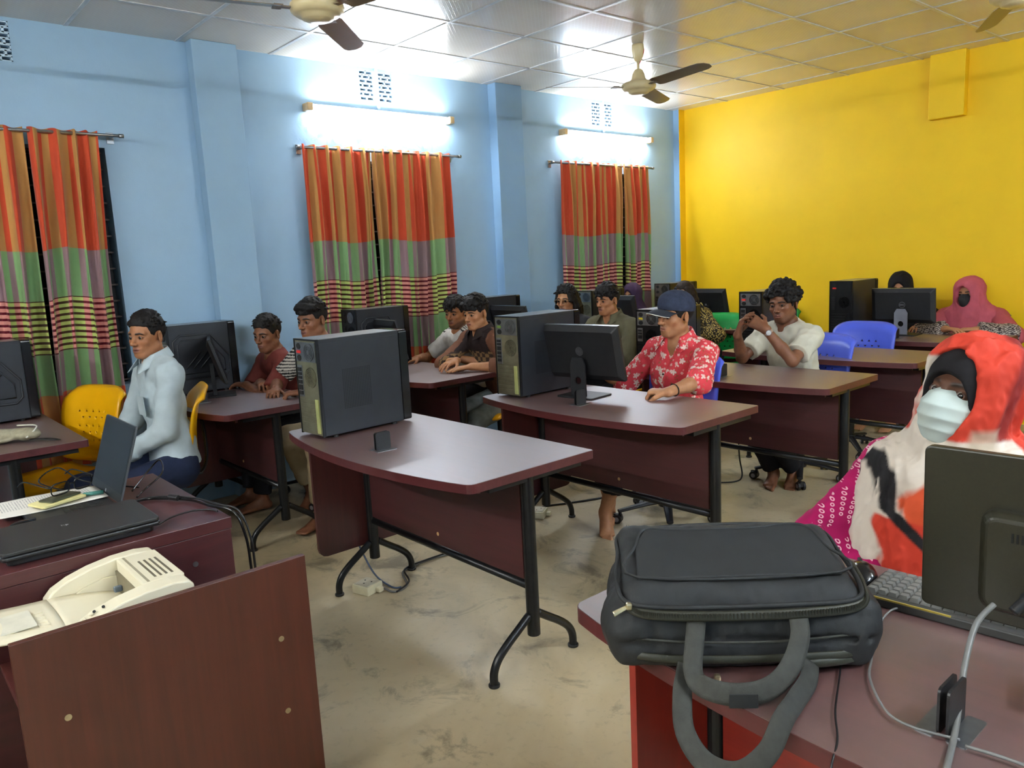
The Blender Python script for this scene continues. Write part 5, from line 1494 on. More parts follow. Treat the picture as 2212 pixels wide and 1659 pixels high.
        if nk == 'crew': Vs.add(Pell(nb+U*.022+nf*.012, [.074,.076,.052], np.stack([S,nf,U])), .010, 's')
        elif nk == 'round': Vs.add(Pell(nb+U*.018+nf*.03, [.074,.078,.062], np.stack([S,nf,U])), .006, 's')
        else:
            d = sh.get('vdepth', .13); Vs.add(Pell(nb+U*.034, [.068,.070,.056], np.stack([S,nf,U])), .008, 's')
            Vs.add(Pcap(nb+nf*.070+U*.01, nb+nf*.128-U*d, .050, .020), .01, 's')
        sd_ = sh.get('seed', int(abs(hd[0])*1000)%97); w1 = wav(sd_, 7, (.05,.13), (1,1,.45)); w2 = wav(sd_+5, 6, (.035,.07), (1,1,.6)); am = sh.get('wrinkle', .0045)
        Vs.disp(lambda X,Y,Z: am*1.1*w1(X,Y,Z)+am*1.6*np.abs(w1(Y,Z*.7,X)) +am*.8*np.abs(w2(X,Y,Z))-am*1.15)
        hz_ = hip[2]-sh.get('cut',.035); Vs.clip(lambda X,Y,Z: (hz_-Z)+0*X+0*Y)
        if sh.get('clip') is not None: cz = sh['clip']; Vs.clip(lambda X,Y,Z: (cz-Z)+0*X+0*Y)
        V2, Q2 = Vs.nets(); cf = sh.get('colors')
        net_obj(sh.get('name','shirt'), V2, Q2, sh['mat'], o, cf(V2, dict(S=S,F=F,U=U,sc=sc,nb=nb,sho=sho,arm=armd,hip=hip)) if cf else None, smooth_iter=1)
        if sh.get('collar'): collar(o, nb-U*.012+F*.004, F, sh.get('collar_mat', sh['mat']), **(sh['collar'] if isinstance(sh['collar'],dict) else {}))
    if pants:
        Vp = Vol(*[axis_coords(lo[q], hi[q], .010) for q in range(3)])
        Vp.add(Pecap(hip-U*.03, hip+U*.04, S, .152*slim+.006, .140*slim+.002, .110*slim+.004, .098*slim+.002), .03)
        ws = pants.get('wide', .012); fr = pants.get('len', .88)
        for k in 'LR':
            kn, an = legd[k]; e = kn*(1-fr)+an*fr
            Vp.add(Pcap(hipj[k], kn, .082*slim+ws*.6, .058+ws), .03); Vp.add(Pecap(kn, e, S, .056+ws, .040+ws*1.2, .056+ws, .040+ws*1.2, flat=True), .02); Vp.add(Pell(kn, [.058+ws]*3), .02)
        w3 = wav(31, 7, (.05,.12)); Vp.disp(lambda X,Y,Z: .005*w3(X,Y,Z)-.002)
        V3, Q3 = Vp.nets(); net_obj('trousers', V3, Q3, pants['mat'], o, smooth_iter=1)
    return o, dict(F=F,S=S,U=U,B=B,hd=hd,nb=nb,sc=sc,sho=sho,arm=armd,leg=legd,hs=hs,lo=lo,hi=hi,hip=hip)
def loc(inf, V): return (V-inf['hd']) @ inf['B'].T / inf['hs']
def hair(o, inf, style='short', mat=None, seed=1, top=.012, side=.006, step=.0036, hairline=.062, curl=0.0, name='hair', fringe=0.0, tuft=1.0, nape=-.062, sideburn=-.018, temple=.034, volume=0.0):
    hd, B, s = inf['hd'], inf['B'], inf['hs']; rn = random.Random(seed)
    R = .17 if style in ('short','curly','wavy') else .30
    V_ = Vol(*[axis_coords(hd[q]-(R if q < 2 else (R if style != 'long' else .34)), hd[q]+.17, step) for q in range(3)])
    def W(x,y,z): return A3(hd)+s*(x*B[0]+y*B[1]+z*B[2])
    V_.add(Pell(W(0,-.015,.037), [(.073+side)*s,(.093+side*.6+.001)*s,(.080+side)*s], B), .01)
    V_.add(Pell(W(0,-.006,.062+top*.35), [(.062+side*.5)*s,(.080+top*.2)*s,(.052+top*.85)*s], B), .02)
    if volume:
        for k in range(26):
            a = rn.uniform(-2.6,2.6); rr = rn.uniform(.2,1); p = (rr*.062*math.sin(a), .012+rr*.078*math.cos(a), .105-.035*rr*rr+rn.uniform(0,volume))
            V_.add(Pell(W(*p), [rn.uniform(.016,.028)*s,rn.uniform(.02,.036)*s,rn.uniform(.012,.02)*s], B), .016)
    xs = [-.13,-.07,-.03,.005,.022,.045,.075,.13]; zs = [nape,nape,nape*.75,sideburn+.002,sideburn,temple,hairline-.006,hairline-.004]
    lx = lambda X,Y,Z: ((X-hd[0])*B[0,0]+(Y-hd[1])*B[0,1]+(Z-hd[2])*B[0,2])/s
    ly = lambda X,Y,Z: ((X-hd[0])*B[1,0]+(Y-hd[1])*B[1,1]+(Z-hd[2])*B[1,2])/s
    lz = lambda X,Y,Z: ((X-hd[0])*B[2,0]+(Y-hd[1])*B[2,1]+(Z-hd[2])*B[2,2])/s
    wf = wav(seed+3, 6, (.018,.04))
    def clipf(X,Y,Z):
        y = ly(X,Y,Z); z = lz(X,Y,Z); x = lx(X,Y,Z)
        zl = np.interp(y, xs, zs) + .006*wf(X,Y,Z)*(y > .03) - fringe*np.exp(-(x/.05)**2)*(y > .05)
        d1 = (zl-z)*s
        ear = .024-np.sqrt(((y+.012)/1.0)**2+((z+.004)/1.25)**2)   # free the ears
        return np.maximum(d1, np.where(np.abs(x) > .064, ear*s, -1))
    V_.clip(clipf)
    for k in range(170 if tuft else 0):
        th = rn.uniform(-PI,PI); ph = rn.uniform(.15,1.5); q = (.076*math.cos(ph)*math.sin(th), -.014+.097*math.cos(ph)*math.cos(th), .038+(.084+top*.7)*math.sin(ph))
        if q[1] > .045 and q[2] < .066: continue
        d = (q[0]*.25+rn.uniform(-.012,.012), .020+rn.uniform(-.01,.01), rn.uniform(-.006,.010)*tuft); V_.add(Pcap(W(*q), W(q[0]+d[0],q[1]+d[1]*tuft,q[2]+d[2]), (.0055+.002*tuft)*s, .0035*s), .004+.004*(1-tuft))
    if fringe or style in ('curly','wavy'):
        n = {'curly': 190, 'wavy': 60}.get(style, 26)
        for k in range(n):
            if style == 'curly':
                th = rn.uniform(-PI,PI); ph = rn.uniform(-.25,1.5); x = .080*math.cos(ph)*math.sin(th); y = -.012+.098*math.cos(ph)*math.cos(th); z = .040+.088*math.sin(ph)
                if y > .06 and z < .055: continue
                if z < .02 and y > -.01: continue
                rr = rn.uniform(.011,.018); V_.add(Pell(W(x*1.15+rn.uniform(-.008,.008),y*1.10+rn.uniform(-.006,.006),z+rn.uniform(-.006,curl)*max(0,math.sin(ph))), [rr*s*rn.uniform(.8,1.3),rr*s,rr*s*rn.uniform(.7,1.2)], B), .005)
            elif style == 'wavy':
                th = rn.uniform(-2.2,2.2); z0 = rn.uniform(.065,.11); x = .066*math.sin(th); y = .0+.088*math.cos(th)
                p0 = W(x*.8,y*.8,z0); p1 = W(x*1.12,y*1.12+.004,z0-rn.uniform(.02,.045)); V_.add(Pcap(p0,p1,rn.uniform(.010,.015)*s,.006*s), .008)
            else:
                x = rn.uniform(-.05,.055); p0 = W(x*.8,.062,.094); p1 = W(x,.090-abs(x)*.45,.062-fringe*rn.uniform(.2,1)); V_.add(Pcap(p0,p1,.013*s,.006*s), .008)
    if style == 'long':
        for k in range(70):
            th = rn.uniform(.75,2*PI-.75); th = th-PI; x = .078*math.sin(th+PI); y = -.012+.095*math.cos(th+PI)
            pts = [(x*.9,y*.9,.06),(x*1.12,y*1.1,.0),(x*1.25+rn.uniform(-.012,.012),y*1.12-.006,-.055),(x*1.25+rn.uniform(-.02,.02),y*1.05-.012,-.115+rn.uniform(-.03,.02))]
            if y > .03: pts = pts[:2]
            for a,b in zip(pts[:-1],pts[1:]): V_.add(Pcap(W(*a),W(*b),.012*s,.010*s), .010)
    w1 = wav(seed, 9, (.010,.022), (1,1,.6)); w0 = wav(seed+9, 7, (.03,.06)); am = {'short': .0012, 'curly': .003, 'wavy': .003, 'long': .003}[style]
    V_.disp(lambda X,Y,Z: am*w1(X,Y,Z)+am*.7*w0(X,Y,Z))
    V, Q = V_.nets(); 
    return net_obj(name, V, Q, mat or M_hair, o, smooth_iter=1)
def hijab(o, inf, mat, seed=1, open_r=(.050,.082), open_c=(.108,-.012), cape=.0, colors=None, step=.0055, name='hijab', top=.0, undercap=None, drape=(), wr=.004, back=1.0, chin=0.0, full=1.0, open_d=.055):
    hd, B, s, F, S, U, nb, sc = (inf[k] for k in ('hd','B','hs','F','S','U','nb','sc'))
    def W(x,y,z): return A3(hd)+s*(x*B[0]+y*B[1]+z*B[2])
    lo = np.minimum(inf['lo'], hd-.35); hi = np.maximum(np.minimum(inf['hi'], hd+.5), hd+.2)
    lo = np.maximum(lo, hd-np.array([.5,.5,.72])); hi = np.minimum(hi, hd+np.array([.5,.5,.18]))
    V_ = Vol(*[axis_coords(lo[q], hi[q], step) for q in range(3)])
    V_.add(Pell(W(0,-.014,.038+top), [.092*s*full,.112*s*full,.096*s], B), .01)
    V_.add(Pell(W(0,.008,-.040), [.086*s*full,.088*s*full,.115*s], B), .03)
    V_.add(Pcap(W(0,-.014,-.06), nb-U*.03, .088*full, .115*full), .04)
    V_.add(Pecap(nb-U*.0, sc-U*.08, S, .10, .20*back+cape, .09, .115), .05)
    if cape: V_.add(Pecap(sc-U*.02+F*.02, sc-U*(.24)+F*.03, S, .17+cape, .20+cape, .11, .15), .04)
    for a, b, ra, rb, k in drape: V_.add(Pcap(a, b, ra, rb), k)
    V_.add(Pell(W(0,open_c[0],open_c[1]), [open_r[0]*s,open_d*s,open_r[1]*s], B), .008, 's')
    V_.add(Pcap(W(0,open_c[0]+.03,open_c[1]), W(0,open_c[0]+.2,open_c[1]), open_r[0]*s*.95, open_r[0]*s*1.6), .008, 's')
    w1 = wav(seed, 7, (.05,.12), (1,1,.5)); w2 = wav(seed+2, 6, (.025,.05), (1,1,.5))
    V_.disp(lambda X,Y,Z: wr*w1(X,Y,Z)+wr*1.5*np.abs(w1(Y,X,Z*.5))+wr*.6*np.abs(w2(X,Y,Z))-wr*.8)
    V, Q = V_.nets()
    return net_obj(name, V, Q, mat, o, colors(V) if colors else None, smooth_iter=2)
def mask(o, inf, mat, z0=-.100, z1=-.004, w=.062, step=.003, pleats=False, out=.0):
    hd, B, s = inf['hd'], inf['B'], inf['hs']
    def W(x,y,z): return A3(hd)+s*(x*B[0]+y*B[1]+z*B[2])
    V_ = Vol(*[axis_coords(hd[q]-.14, hd[q]+.14, step) for q in range(3)])
    V_.add(Pell(W(0,.028,-.045), [(.062+out)*s,.076*s,.072*s], B), .01); V_.add(Pcap(W(0,.080,-.004), W(0,.104,-.032), .013*s, .016*s), .02); V_.add(Pell(W(0,.068,-.085), [.036*s,.034*s,.03*s], B), .02); V_.add(Pell(W(0,.100,-.045), [.024*s,.020*s,.03*s], B), .03)
    def cf(X,Y,Z):
        x = ((X-hd[0])*B[0,0]+(Y-hd[1])*B[0,1]+(Z-hd[2])*B[0,2])/s; y = ((X-hd[0])*B[1,0]+(Y-hd[1])*B[1,1]+(Z-hd[2])*B[1,2])/s; z = ((X-hd[0])*B[2,0]+(Y-hd[1])*B[2,1]+(Z-hd[2])*B[2,2])/s
        zt = z1-.22*np.abs(x)+.008; return np.maximum(np.maximum(z-zt, z0-z+.25*np.maximum(0,np.abs(x)-.02)), np.maximum(.010-y, np.abs(x)-w))*s
    V_.clip(cf)
    if pleats:
        def pf(X,Y,Z):
            z = ((X-hd[0])*B[2,0]+(Y-hd[1])*B[2,1]+(Z-hd[2])*B[2,2])/s; return .0030*np.abs(np.sin((z)*PI/.026+.3))
        V_.disp(pf)
    V, Q = V_.nets(); mo = net_obj('face_mask', V, Q, mat, o, smooth_iter=1)
    for x in (-1,1):
        for zt, zl in ((-.020,.012),(-.075,-.03)):
            MB().tube(catmull([tuple(W(x*(w-.002),.030,zt)),tuple(W(x*.076,.010,(zt+zl)/2)),tuple(W(x*.083,-.012,zl))],5), .0014, 6).build('ear_loop', mat, mo, smooth=True)
    return mo
# ------------------------------------------------------------------ the cast
FA = face_angle
def pocketbox(o, p, ax, ay, w, h, mat, name='pocket', th=.003):
    p, ax, ay = A3(p), nrm(ax), nrm(ay); n = np.cross(ax, ay)
    MB().prism(rrect(-w/2,w/2,-h/2,h/2,.004,2), 0, th, lambda a,b,d: tuple(p+ax*a+ay*b+n*d)).build(name, mat, o)
def button_row(o, pts, mat, r=.0055):
    for p, n in pts: MB().cyl(tuple(A3(p)), tuple(A3(p)+nrm(n)*.003), r, n=14).build('button', mat, o)
# 1: pale shirt, left
M_pale = mat_cloth('pale_grey_blue_shirt', (176,190,196), .08)
M_navy = mat_cloth('navy_denim', (34,42,66), .2, .85); M_tanp = mat_cloth('tan_chino', (170,152,120), .1); M_blackp = mat_cloth('black_trousers', (24,24,28), .1); M_greyj = mat_cloth('grey_jeans', (120,128,128), .25)
h = (.93,-5.745,1.198)
o, i = person('person in a pale grey-blue long-sleeved shirt sitting sideways on a yellow chair at the left', (1.0,-5.70,.53), 2, h, FA(h[0],h[1],46), 2, 0, 'tan', sw=.20, slim=.88,
    arms={'L': dict(w=(.98,-5.93,.62), pole=(.8,.5,-.6), pn=(0,.3,-1)), 'R': dict(w=(.84,-5.96,.60), pole=(-.9,.4,-.4), pn=(0,.3,-1))},
    shirt=dict(mat=M_pale, sleeve='long', neck='v', collar=dict(opening=.62,h=.040), vdepth=.10, hem=.11, seed=2, loose=.008, cuff=True, cut=.0), pants=dict(mat=M_navy), face=dict(stache=.35, lips=(120,70,64)), mouth=.0025, hres=.0027)
hair(o, i, 'short', tuft=.15, seed=4, top=.016, side=.004, hairline=.066, temple=.05, sideburn=-.02, nape=-.05)
pocketbox(o, i['sc']-i['U']*.175+i['F']*.128+i['S']*.075, -i['S'], i['U']+i['F']*.05, .095, .10, M_pale)
# 2: dark red T-shirt at the wall
M_maroon = mat_cloth('brick_maroon_tshirt', (112,52,46), .12)
h = (.42,-4.885,1.10)
o, i = person('person in a dark brick-red T-shirt folding arms on the table by the wall pilaster', (.45,-4.60,.53), -4, h, FA(h[0],h[1],42), 8, 0, 'deep', sw=.20, slim=.92,
    arms={'L': dict(w=(.43,-5.06,.80), pole=(1,.2,-.25), pn=(0,0,-1), hd=(-.9,-.2,0)), 'R': dict(w=(.52,-5.00,.815), pole=(-1,.2,-.2), pn=(0,0,-1), hd=(.9,-.2,0))},
    shirt=dict(mat=M_maroon, sleeve='short', neck='crew', seed=5), pants=dict(mat=M_blackp), face=dict(lips=(110,66,60)))
hair(o, i, 'short', tuft=.35, seed=8, top=.014, side=.004, hairline=.064, temple=.045, curl=.0)
# 3: striped T-shirt, tan trousers
def stripes(V, d):
    t = (V@nrm(d['U'])); f = (np.mod(t, .019) < .0085).astype(float)[:,None]; return f*np.array(s2l((206,200,190)))+(1-f)*np.array(s2l((24,24,28)))
h = (.91,-4.815,1.195)
o, i = person('person with black swept hair in a black and white striped T-shirt behind the nearest tower', (.96,-4.54,.53), 6, h, FA(h[0],h[1],46), 5, 0, 'deep', sw=.20, slim=.92,
    arms={'L': dict(w=(1.04,-4.98,.80), pole=(1,.1,-.3), pn=(0,0,-1), hd=(-.55,-.8,0), curl=1.2), 'R': dict(w=(.80,-5.03,.80), pole=(-1,.1,-.3), pn=(0,0,-1), hd=(.75,-.55,0), curl=.9)},
    feet={'L': dict(a=(1.10,-4.97,.075), h=(.35,-.9,0)), 'R': dict(a=(.66,-4.80,.10), h=(.5,-.75,0), pitch=.35)},
    shirt=dict(mat=M_attrcloth, sleeve='short', neck='crew', seed=6, colors=stripes, step=.0065), pants=dict(mat=M_tanp, len=.80, wide=.014), face=dict(lips=(110,66,60)))
hair(o, i, 'short', tuft=.5, seed=12, top=.024, side=.003, hairline=.058, fringe=.012, temple=.045, volume=.006)
# 4: white sports shirt
def sport(V, d):
    c = np.tile(np.array(s2l((214,210,204))), (len(V),1)); dk = np.array(s2l((22,22,26)))
    for k in 'LR':
        a = d['nb']-.01*d['U']; b = d['sho'][k]; ax = nrm(b-a); L = V-a; t = L@ax; ff = L@d['F']; up = L@d['U']
        for q in (-.018,0,.018): c[(np.abs(ff-q-.022) < .0036)&(t > .05)&(t < .23)&(up > -.07)] = dk
    L = V-d['sc']; x = L@d['S']; z = L@d['U']; y = L@d['F']
    c[(y > .04)&(np.abs(z+.17) < .018)&(np.abs(x-.06) < .016-.6*np.maximum(0,z+.17))] = dk
    return c
h = (.585,-3.505,1.125)
o, i = person('bearded person in a white sports shirt with black shoulder stripes below the middle curtain', (.55,-3.30,.53), -8, h, FA(h[0],h[1],36), 6, 0, 'tan', sw=.195, slim=.88,
    arms={'L': dict(w=(.76,-3.66,.82), pole=(1,.1,-.6), pn=(0,0,-1), hd=(.1,-1,0)), 'R': dict(w=(.36,-3.72,.80), pole=(-.9,.2,-.5), pn=(0,0,-1), hd=(-.05,-1,-.1), curl=.35)},
    shirt=dict(mat=M_attrcloth, sleeve='short', neck='round', seed=9, colors=sport, step=.006), pants=dict(mat=M_blackp), face=dict(stache=.8, beard=.8, lips=(116,68,60)))
hair(o, i, 'wavy', seed=21, top=.014, side=.004, hairline=.066, temple=.045)
text_mesh('ites', .045, 'shirt_lettering', M_blackp, o, Matrix.Translation(Vector(tuple(i['sc']-i['U']*.215+i['F']*.125+i['S']*.06)))@Matrix.Rotation(math.radians(-8)+0,4,'Z')@Matrix.Rotation(PI/2,4,'X')@Matrix.Rotation(0,4,'Y'), ext=.002)
# 5: brown shirt
def brown(V, d):
    c = np.tile(np.array(s2l((112,74,56))), (len(V),1)); L = V-d['sc']; x = L@d['S']; z = L@d['U']; y = L@d['F']
    c[(y > .0)&(np.abs(x) < .13)&(z > -.13)&(z < .08)] = s2l((44,34,34))
    ck = ((np.floor(x/.028)+np.floor(z/.028)) % 2 == 0)&(y > .0)&(np.abs(x) < .14)&(z <= -.10)&(z > -.19)
    c[(y > .0)&(np.abs(x) < .14)&(z <= -.10)&(z > -.19)] = s2l((60,46,40)); c[ck] = s2l((132,104,70)); return c
h = (.935,-3.60,1.135)
o, i = person('wide-eyed person in a brown shirt with a chequered chest panel, hands on the table', (1.00,-3.38,.53), -2, h, FA(h[0],h[1],46), 7, 0, 'mid', sw=.195, slim=.88,
    arms={'L': dict(w=(1.135,-3.82,.805), pole=(1,.3,-.35), pn=(0,0,-1), hd=(-.45,-.85,-.05), curl=.15), 'R': dict(w=(.985,-3.83,.835), pole=(-1,.1,-.3), pn=(0,0,-1), hd=(.12,-1,-.12), curl=.3)},
    feet={'L': dict(a=(1.12,-3.98,.075), h=(.3,-.9,0)), 'R': dict(a=(.95,-3.9,.075), h=(.0,-.9,0))},
    shirt=dict(mat=M_attrcloth, sleeve='threeq', neck='v', vdepth=.05, collar=dict(opening=.45,h=.036), seed=13, colors=brown, step=.006, cuff=True), pants=dict(mat=M_greyj), face=dict(stache=.4, lips=(136,80,72)), fine=((1.05,-3.9,.81,.08),), gaze=(.75,-.6,0))
for cc_ in o.children:
    if cc_.name.startswith('collar'): cc_.data.materials[0] = mat_cloth('dark_collar_cloth', (46,36,36))
hair(o, i, 'wavy', seed=22, top=.024, side=.003, hairline=.058, fringe=.014, temple=.045, volume=.008)
# 6: long hair and glasses
M_char = mat_cloth('charcoal_shirt', (38,38,42), .1)
h = (.735,-2.505,1.145)
o, i = person('long-haired person with thin glasses in a charcoal shirt beside the olive shirt', (.75,-2.30,.53), 0, h, FA(h[0],h[1],30), 3, 0, 'mid', sw=.20, slim=.92,
    shirt=dict(mat=M_char, sleeve='long', neck='crew', seed=14), pants=dict(mat=M_blackp), face=dict(stache=.5, lips=(130,78,70)), mouth=.002)
hair(o, i, 'long', seed=31, top=.012, side=.008, hairline=.066, temple=.05, sideburn=-.06, nape=-.1)
B = i['B']; Mg = Matrix(((-B[0][0],-B[1][0],B[2][0]),(-B[0][1],-B[1][1],B[2][1]),(-B[0][2],-B[1][2],B[2][2])))
def wear_glasses(o, i, mat):
    B = i['B']; R = Matrix(((-B[0][0],-B[1][0],B[2][0]),(-B[0][1],-B[1][1],B[2][1]),(-B[0][2],-B[1][2],B[2][2]))); R = Matrix(((B[0][0],B[1][0],B[2][0]),(B[0][1],B[1][1],B[2][1]),(B[0][2],B[1][2],B[2][2])))
    return glasses(Vector(tuple(i['hd']+i['hs']*(B[1]*.094-B[2]*.004))), R, None, o, mat, s=.98, th=.55)
wear_glasses(o, i, simple('gold_wire', (190,160,120), .3, .8))
# 7: olive shirt
M_olv = mat_cloth('olive_shirt', (88,84,64), .12)
h = (1.165,-2.50,1.145)
o, i = person('person with floppy black hair in an olive collared shirt, mouth slightly open', (1.20,-2.28,.53), 2, h, FA(h[0],h[1],46), 3, 0, 'tan', sw=.205, slim=.92,
    arms={'L': dict(w=(1.20,-2.68,.80), pole=(1,.2,-.5), pn=(0,0,-1), hd=(-.6,-.7,0)), 'R': dict(w=(1.0,-2.70,.80), pole=(-1,.2,-.4), pn=(0,0,-1))},
    shirt=dict(mat=M_olv, sleeve='long', neck='v', vdepth=.09, collar=dict(opening=.6,h=.038), seed=16, wrinkle=.005), pants=dict(mat=M_blackp), face=dict(stache=.7, lips=(120,74,68)), mouth=.0035)
hair(o, i, 'wavy', seed=34, top=.026, side=.005, hairline=.058, fringe=.016, temple=.035, volume=.012)
# 8: purple hijab
M_purp = mat_cloth('dark_purple_georgette', (58,40,66), .1)
h = (.345,-1.235,1.085)
o, i = person('person in a dark purple hijab half hidden behind the far monitor', (.40,-1.05,.53), 0, h, FA(h[0],h[1],30), 0, 0, 'mid', sw=.18, slim=.85, res=.009, hres=.0034,
    shirt=dict(mat=M_purp, sleeve='long', neck='crew', seed=17, name='dress', inf=.02), pants=dict(mat=M_blackp), face=dict(lips=(140,80,76)))
hijab(o, i, M_purp, 41, cape=.02)
# 9: floral shirt, cap
def mat_floral():
    m = NT('coral_floral_shirt'); co = m.co(); cl = s2l((226,70,80)); 
    n = m.noise(9,2,.5,co); base = m.ramp(n, [(.3,tuple(x*.9 for x in cl)),(.7,cl)])
    def flowers(scale, col, petals, r0, r1, thr, off):
        v = m.n('ShaderNodeTexVoronoi'); v.feature = 'F1'; v.inputs['Scale'].default_value = scale; v.inputs['Randomness'].default_value = .85
        cw = m.mapping(co, loc=off); m.l(cw, v.inputs['Vector'])
        sub = m.n('ShaderNodeVectorMath', operation='SUBTRACT'); 
        sc_ = m.n('ShaderNodeVectorMath', operation='SCALE'); m.l(cw, sc_.inputs[0]); sc_.inputs['Scale'].default_value = 1.0
        m.l(sc_.outputs[0], sub.inputs[0]); m.l(v.outputs['Position'], sub.inputs[1])
        X,Y,Z = m.sep(sub.outputs[0]); a = m.math('ARCTAN2', Z, m.math('ADD', X, m.math('MULTIPLY', Y, .6)))
        cc_ = m.sep(v.outputs['Color'])
        pet = m.math('ABSOLUTE', m.math('SINE', m.math('ADD', m.math('MULTIPLY', a, petals/2), m.math('MULTIPLY', cc_[1], 6))))
        R = m.math('MULTIPLY_ADD', pet, r1-r0, r0); f = m.math('LESS_THAN', v.outputs['Distance'], R)
        return m.math('MULTIPLY', f, m.math('GREATER_THAN', cc_[0], thr))
    g = m.n('ShaderNodeTexWave'); g.wave_type = 'BANDS'; g.inputs['Scale'].default_value = 11; g.inputs['Distortion'].default_value = 9; g.inputs['Detail'].default_value = 1; g.inputs['Detail Scale'].default_value = 2.2
    m.l(co, g.inputs['Vector'])
    st = m.math('GREATER_THAN', g.outputs['Fac'], .955); st = m.math('MULTIPLY', st, m.math('GREATER_THAN', m.noise(22,1,.5,m.mapping(co,loc=(3,1,2))), .54))
    base = m.mix(m.math('MULTIPLY', st, .8), base, s2l((150,92,50)))
    f1 = flowers(24, None, 5, .22, .46, .30, (0,0,0)); base = m.mix(m.math('MULTIPLY', f1, .92), base, s2l((238,216,204)))
    f2 = flowers(40, None, 7, .10, .42, .55, (.4,.2,.1)); base = m.mix(m.math('MULTIPLY', f2, .8), base, s2l((240,226,214)))
    f3 = flowers(34, None, 3, .05, .30, .6, (.9,.5,.3)); base = m.mix(m.math('MULTIPLY', f3, .6), base, s2l((176,150,110)))
    m.col(base); m.set(Roughness=.75); m.b.inputs['Specular IOR Level'].default_value = .2; m.bump(m.noise(400,2,.5,co), .2, .0008); return m.m
M_flor = mat_floral()
h = (2.515,-3.465,1.142)
o, i = person('person in a coral red floral shirt and dark cap, forearm on the table', (2.50,-3.46,.53), -4, h, FA(h[0],h[1],50), 2, 3, 'mid', sw=.200, slim=.95, hs=1.04,
    arms={'L': dict(w=(2.79,-3.90,.806), pole=(.8,.5,-.5), pn=(0,.1,-1), hd=(-.95,-.30,.0), curl=1.35, th=(-.3,-.9,.3)), 'R': dict(w=(2.06,-3.68,.86), pole=(-.5,-.2,-1), pn=(-.2,0,-1), hd=(-.6,-.7,-.1))},
    feet={'L': dict(a=(2.38,-3.93,.11), h=(.72,-.70,0), pitch=.45), 'R': dict(a=(2.24,-3.74,.10), h=(.5,-.6,0), pitch=.2)},
    shirt=dict(mat=M_flor, sleeve=.12, neck='v', vdepth=.17, collar=dict(opening=.75,h=.042,drop=.060), seed=19, wrinkle=.005, inf=.013, loose=.018, step=.006, cuff=True), pants=dict(mat=M_blackp, len=.7), 
    face=dict(stache=.55, shave=.2, lips=(150,92,80)), fine=((2.74,-3.92,.815,.07),), hres=.0027, res=.007, gaze=(.05,-1,.0))
hair(o, i, 'short', tuft=0, seed=44, top=.006, side=.007, hairline=.05, temple=.03, sideburn=-.03, nape=-.075)
def cap(o, i):
    hd, B, s = i['hd'], i['B'], i['hs']
    def W(x,y,z): return A3(hd)+s*(x*B[0]+y*B[1]+z*B[2])
    V_ = Vol(*[axis_coords(hd[q]-.16, hd[q]+.17, .0035) for q in range(3)])
    V_.add(Pell(W(0,-.014,.044), [.085*s,.106*s,.090*s], B), .01); V_.add(Pell(W(0,.03,.075), [.06*s,.060*s,.052*s], B), .03)
    lz = lambda X,Y,Z: ((X-hd[0])*B[2,0]+(Y-hd[1])*B[2,1]+(Z-hd[2])*B[2,2])/s
    ly = lambda X,Y,Z: ((X-hd[0])*B[1,0]+(Y-hd[1])*B[1,1]+(Z-hd[2])*B[1,2])/s
    V_.clip(lambda X,Y,Z: ((.040+.14*(ly(X,Y,Z)-.0))*1.0-.012 - lz(X,Y,Z))*s)
    w_ = wav(5,6,(.03,.07)); V_.disp(lambda X,Y,Z: .0016*w_(X,Y,Z)); mc = simple('washed_navy_cotton',(50,56,74),.85,0,.25,30,.3,600,.2,bdist=.001)
    c = thing('cap','x','x'); del c['label']; del c['category']; c.parent = o
    V,Q = V_.nets(); net_obj('crown', V, Q, mc, c, smooth_iter=1)
    m = MB()
    def br(u, v):
        a = (u-.5)*2.35; r0 = .086; x = .082*math.sin(a)*(1-.03*v); ext = .078*math.cos(a*.62)**1.0*v
        return tuple(W(x, .004+.098*math.cos(a)*.93+ext, .042+.010*v-.026*(abs(math.sin(a))**2)*1.0-.024*v*v))
    m.grid(br, 24, 8); m.build('visor', simple('visor_navy',(34,38,48),.8), c, smooth=True, solid=.0035)
    MB().tube([br(u/24,1.0) for u in range(25)], .0022, 6).build('visor_piping', simple('white_piping',(226,220,208),.7), c, smooth=True)
    MB().ell(tuple(W(0,-.005,.143)), (.007,.007,.004)).build('top_button', mc, c, smooth=True)
cap(o, i)
M_btn = simple('dark_button',(24,22,24),.25)
for k in range(3):
    p = i['nb']+i['F']*(.135)-i['U']*(.185+.085*k); button_row(o, [(p, i['F'])], M_btn)
MB().lathe([(.031,-.004),(.033,0),(.031,.004),(.029,0),(.031,-.004)], tuple(i['arm']['L'][1]*.8+i['arm']['L'][0]*.2), 24, Vector(tuple(nrm(i['arm']['L'][1]-i['arm']['L'][0]))).to_track_quat('Z','Y').to_matrix()).build('wristband', M_dark, o, smooth=True)
# 10: person with tied dark hair and gold-dotted black dress
def golddots(V, d):
    w_ = wav(3,9,(.012,.022)); f = (w_(V[:,0],V[:,1],V[:,2]) > .12)[:,None]; return f*np.array(s2l((186,160,90)))+(~f)*np.array(s2l((30,26,24)))
h = (.955,-1.25,1.105)
o, i = person('dark-haired person in a black and gold speckled dress, mostly hidden behind the cap', (1.02,-1.02,.53), 6, h, FA(h[0],h[1],30), 6, 0, 'mid', sw=.185, slim=.88, res=.009, hres=.0034,
    arms={'L': dict(w=(1.16,-1.46,.80), pole=(1,.3,-.5), pn=(0,0,-1))},
    shirt=dict(mat=M_attrcloth, sleeve='long', neck='crew', seed=23, name='dress', inf=.02, colors=golddots, step=.007, hem=.2), pants=dict(mat=M_blackp))
hair(o, i, 'long', M_hairb, tuft=0, seed=51, top=.004, side=.005, hairline=.066, temple=.05)
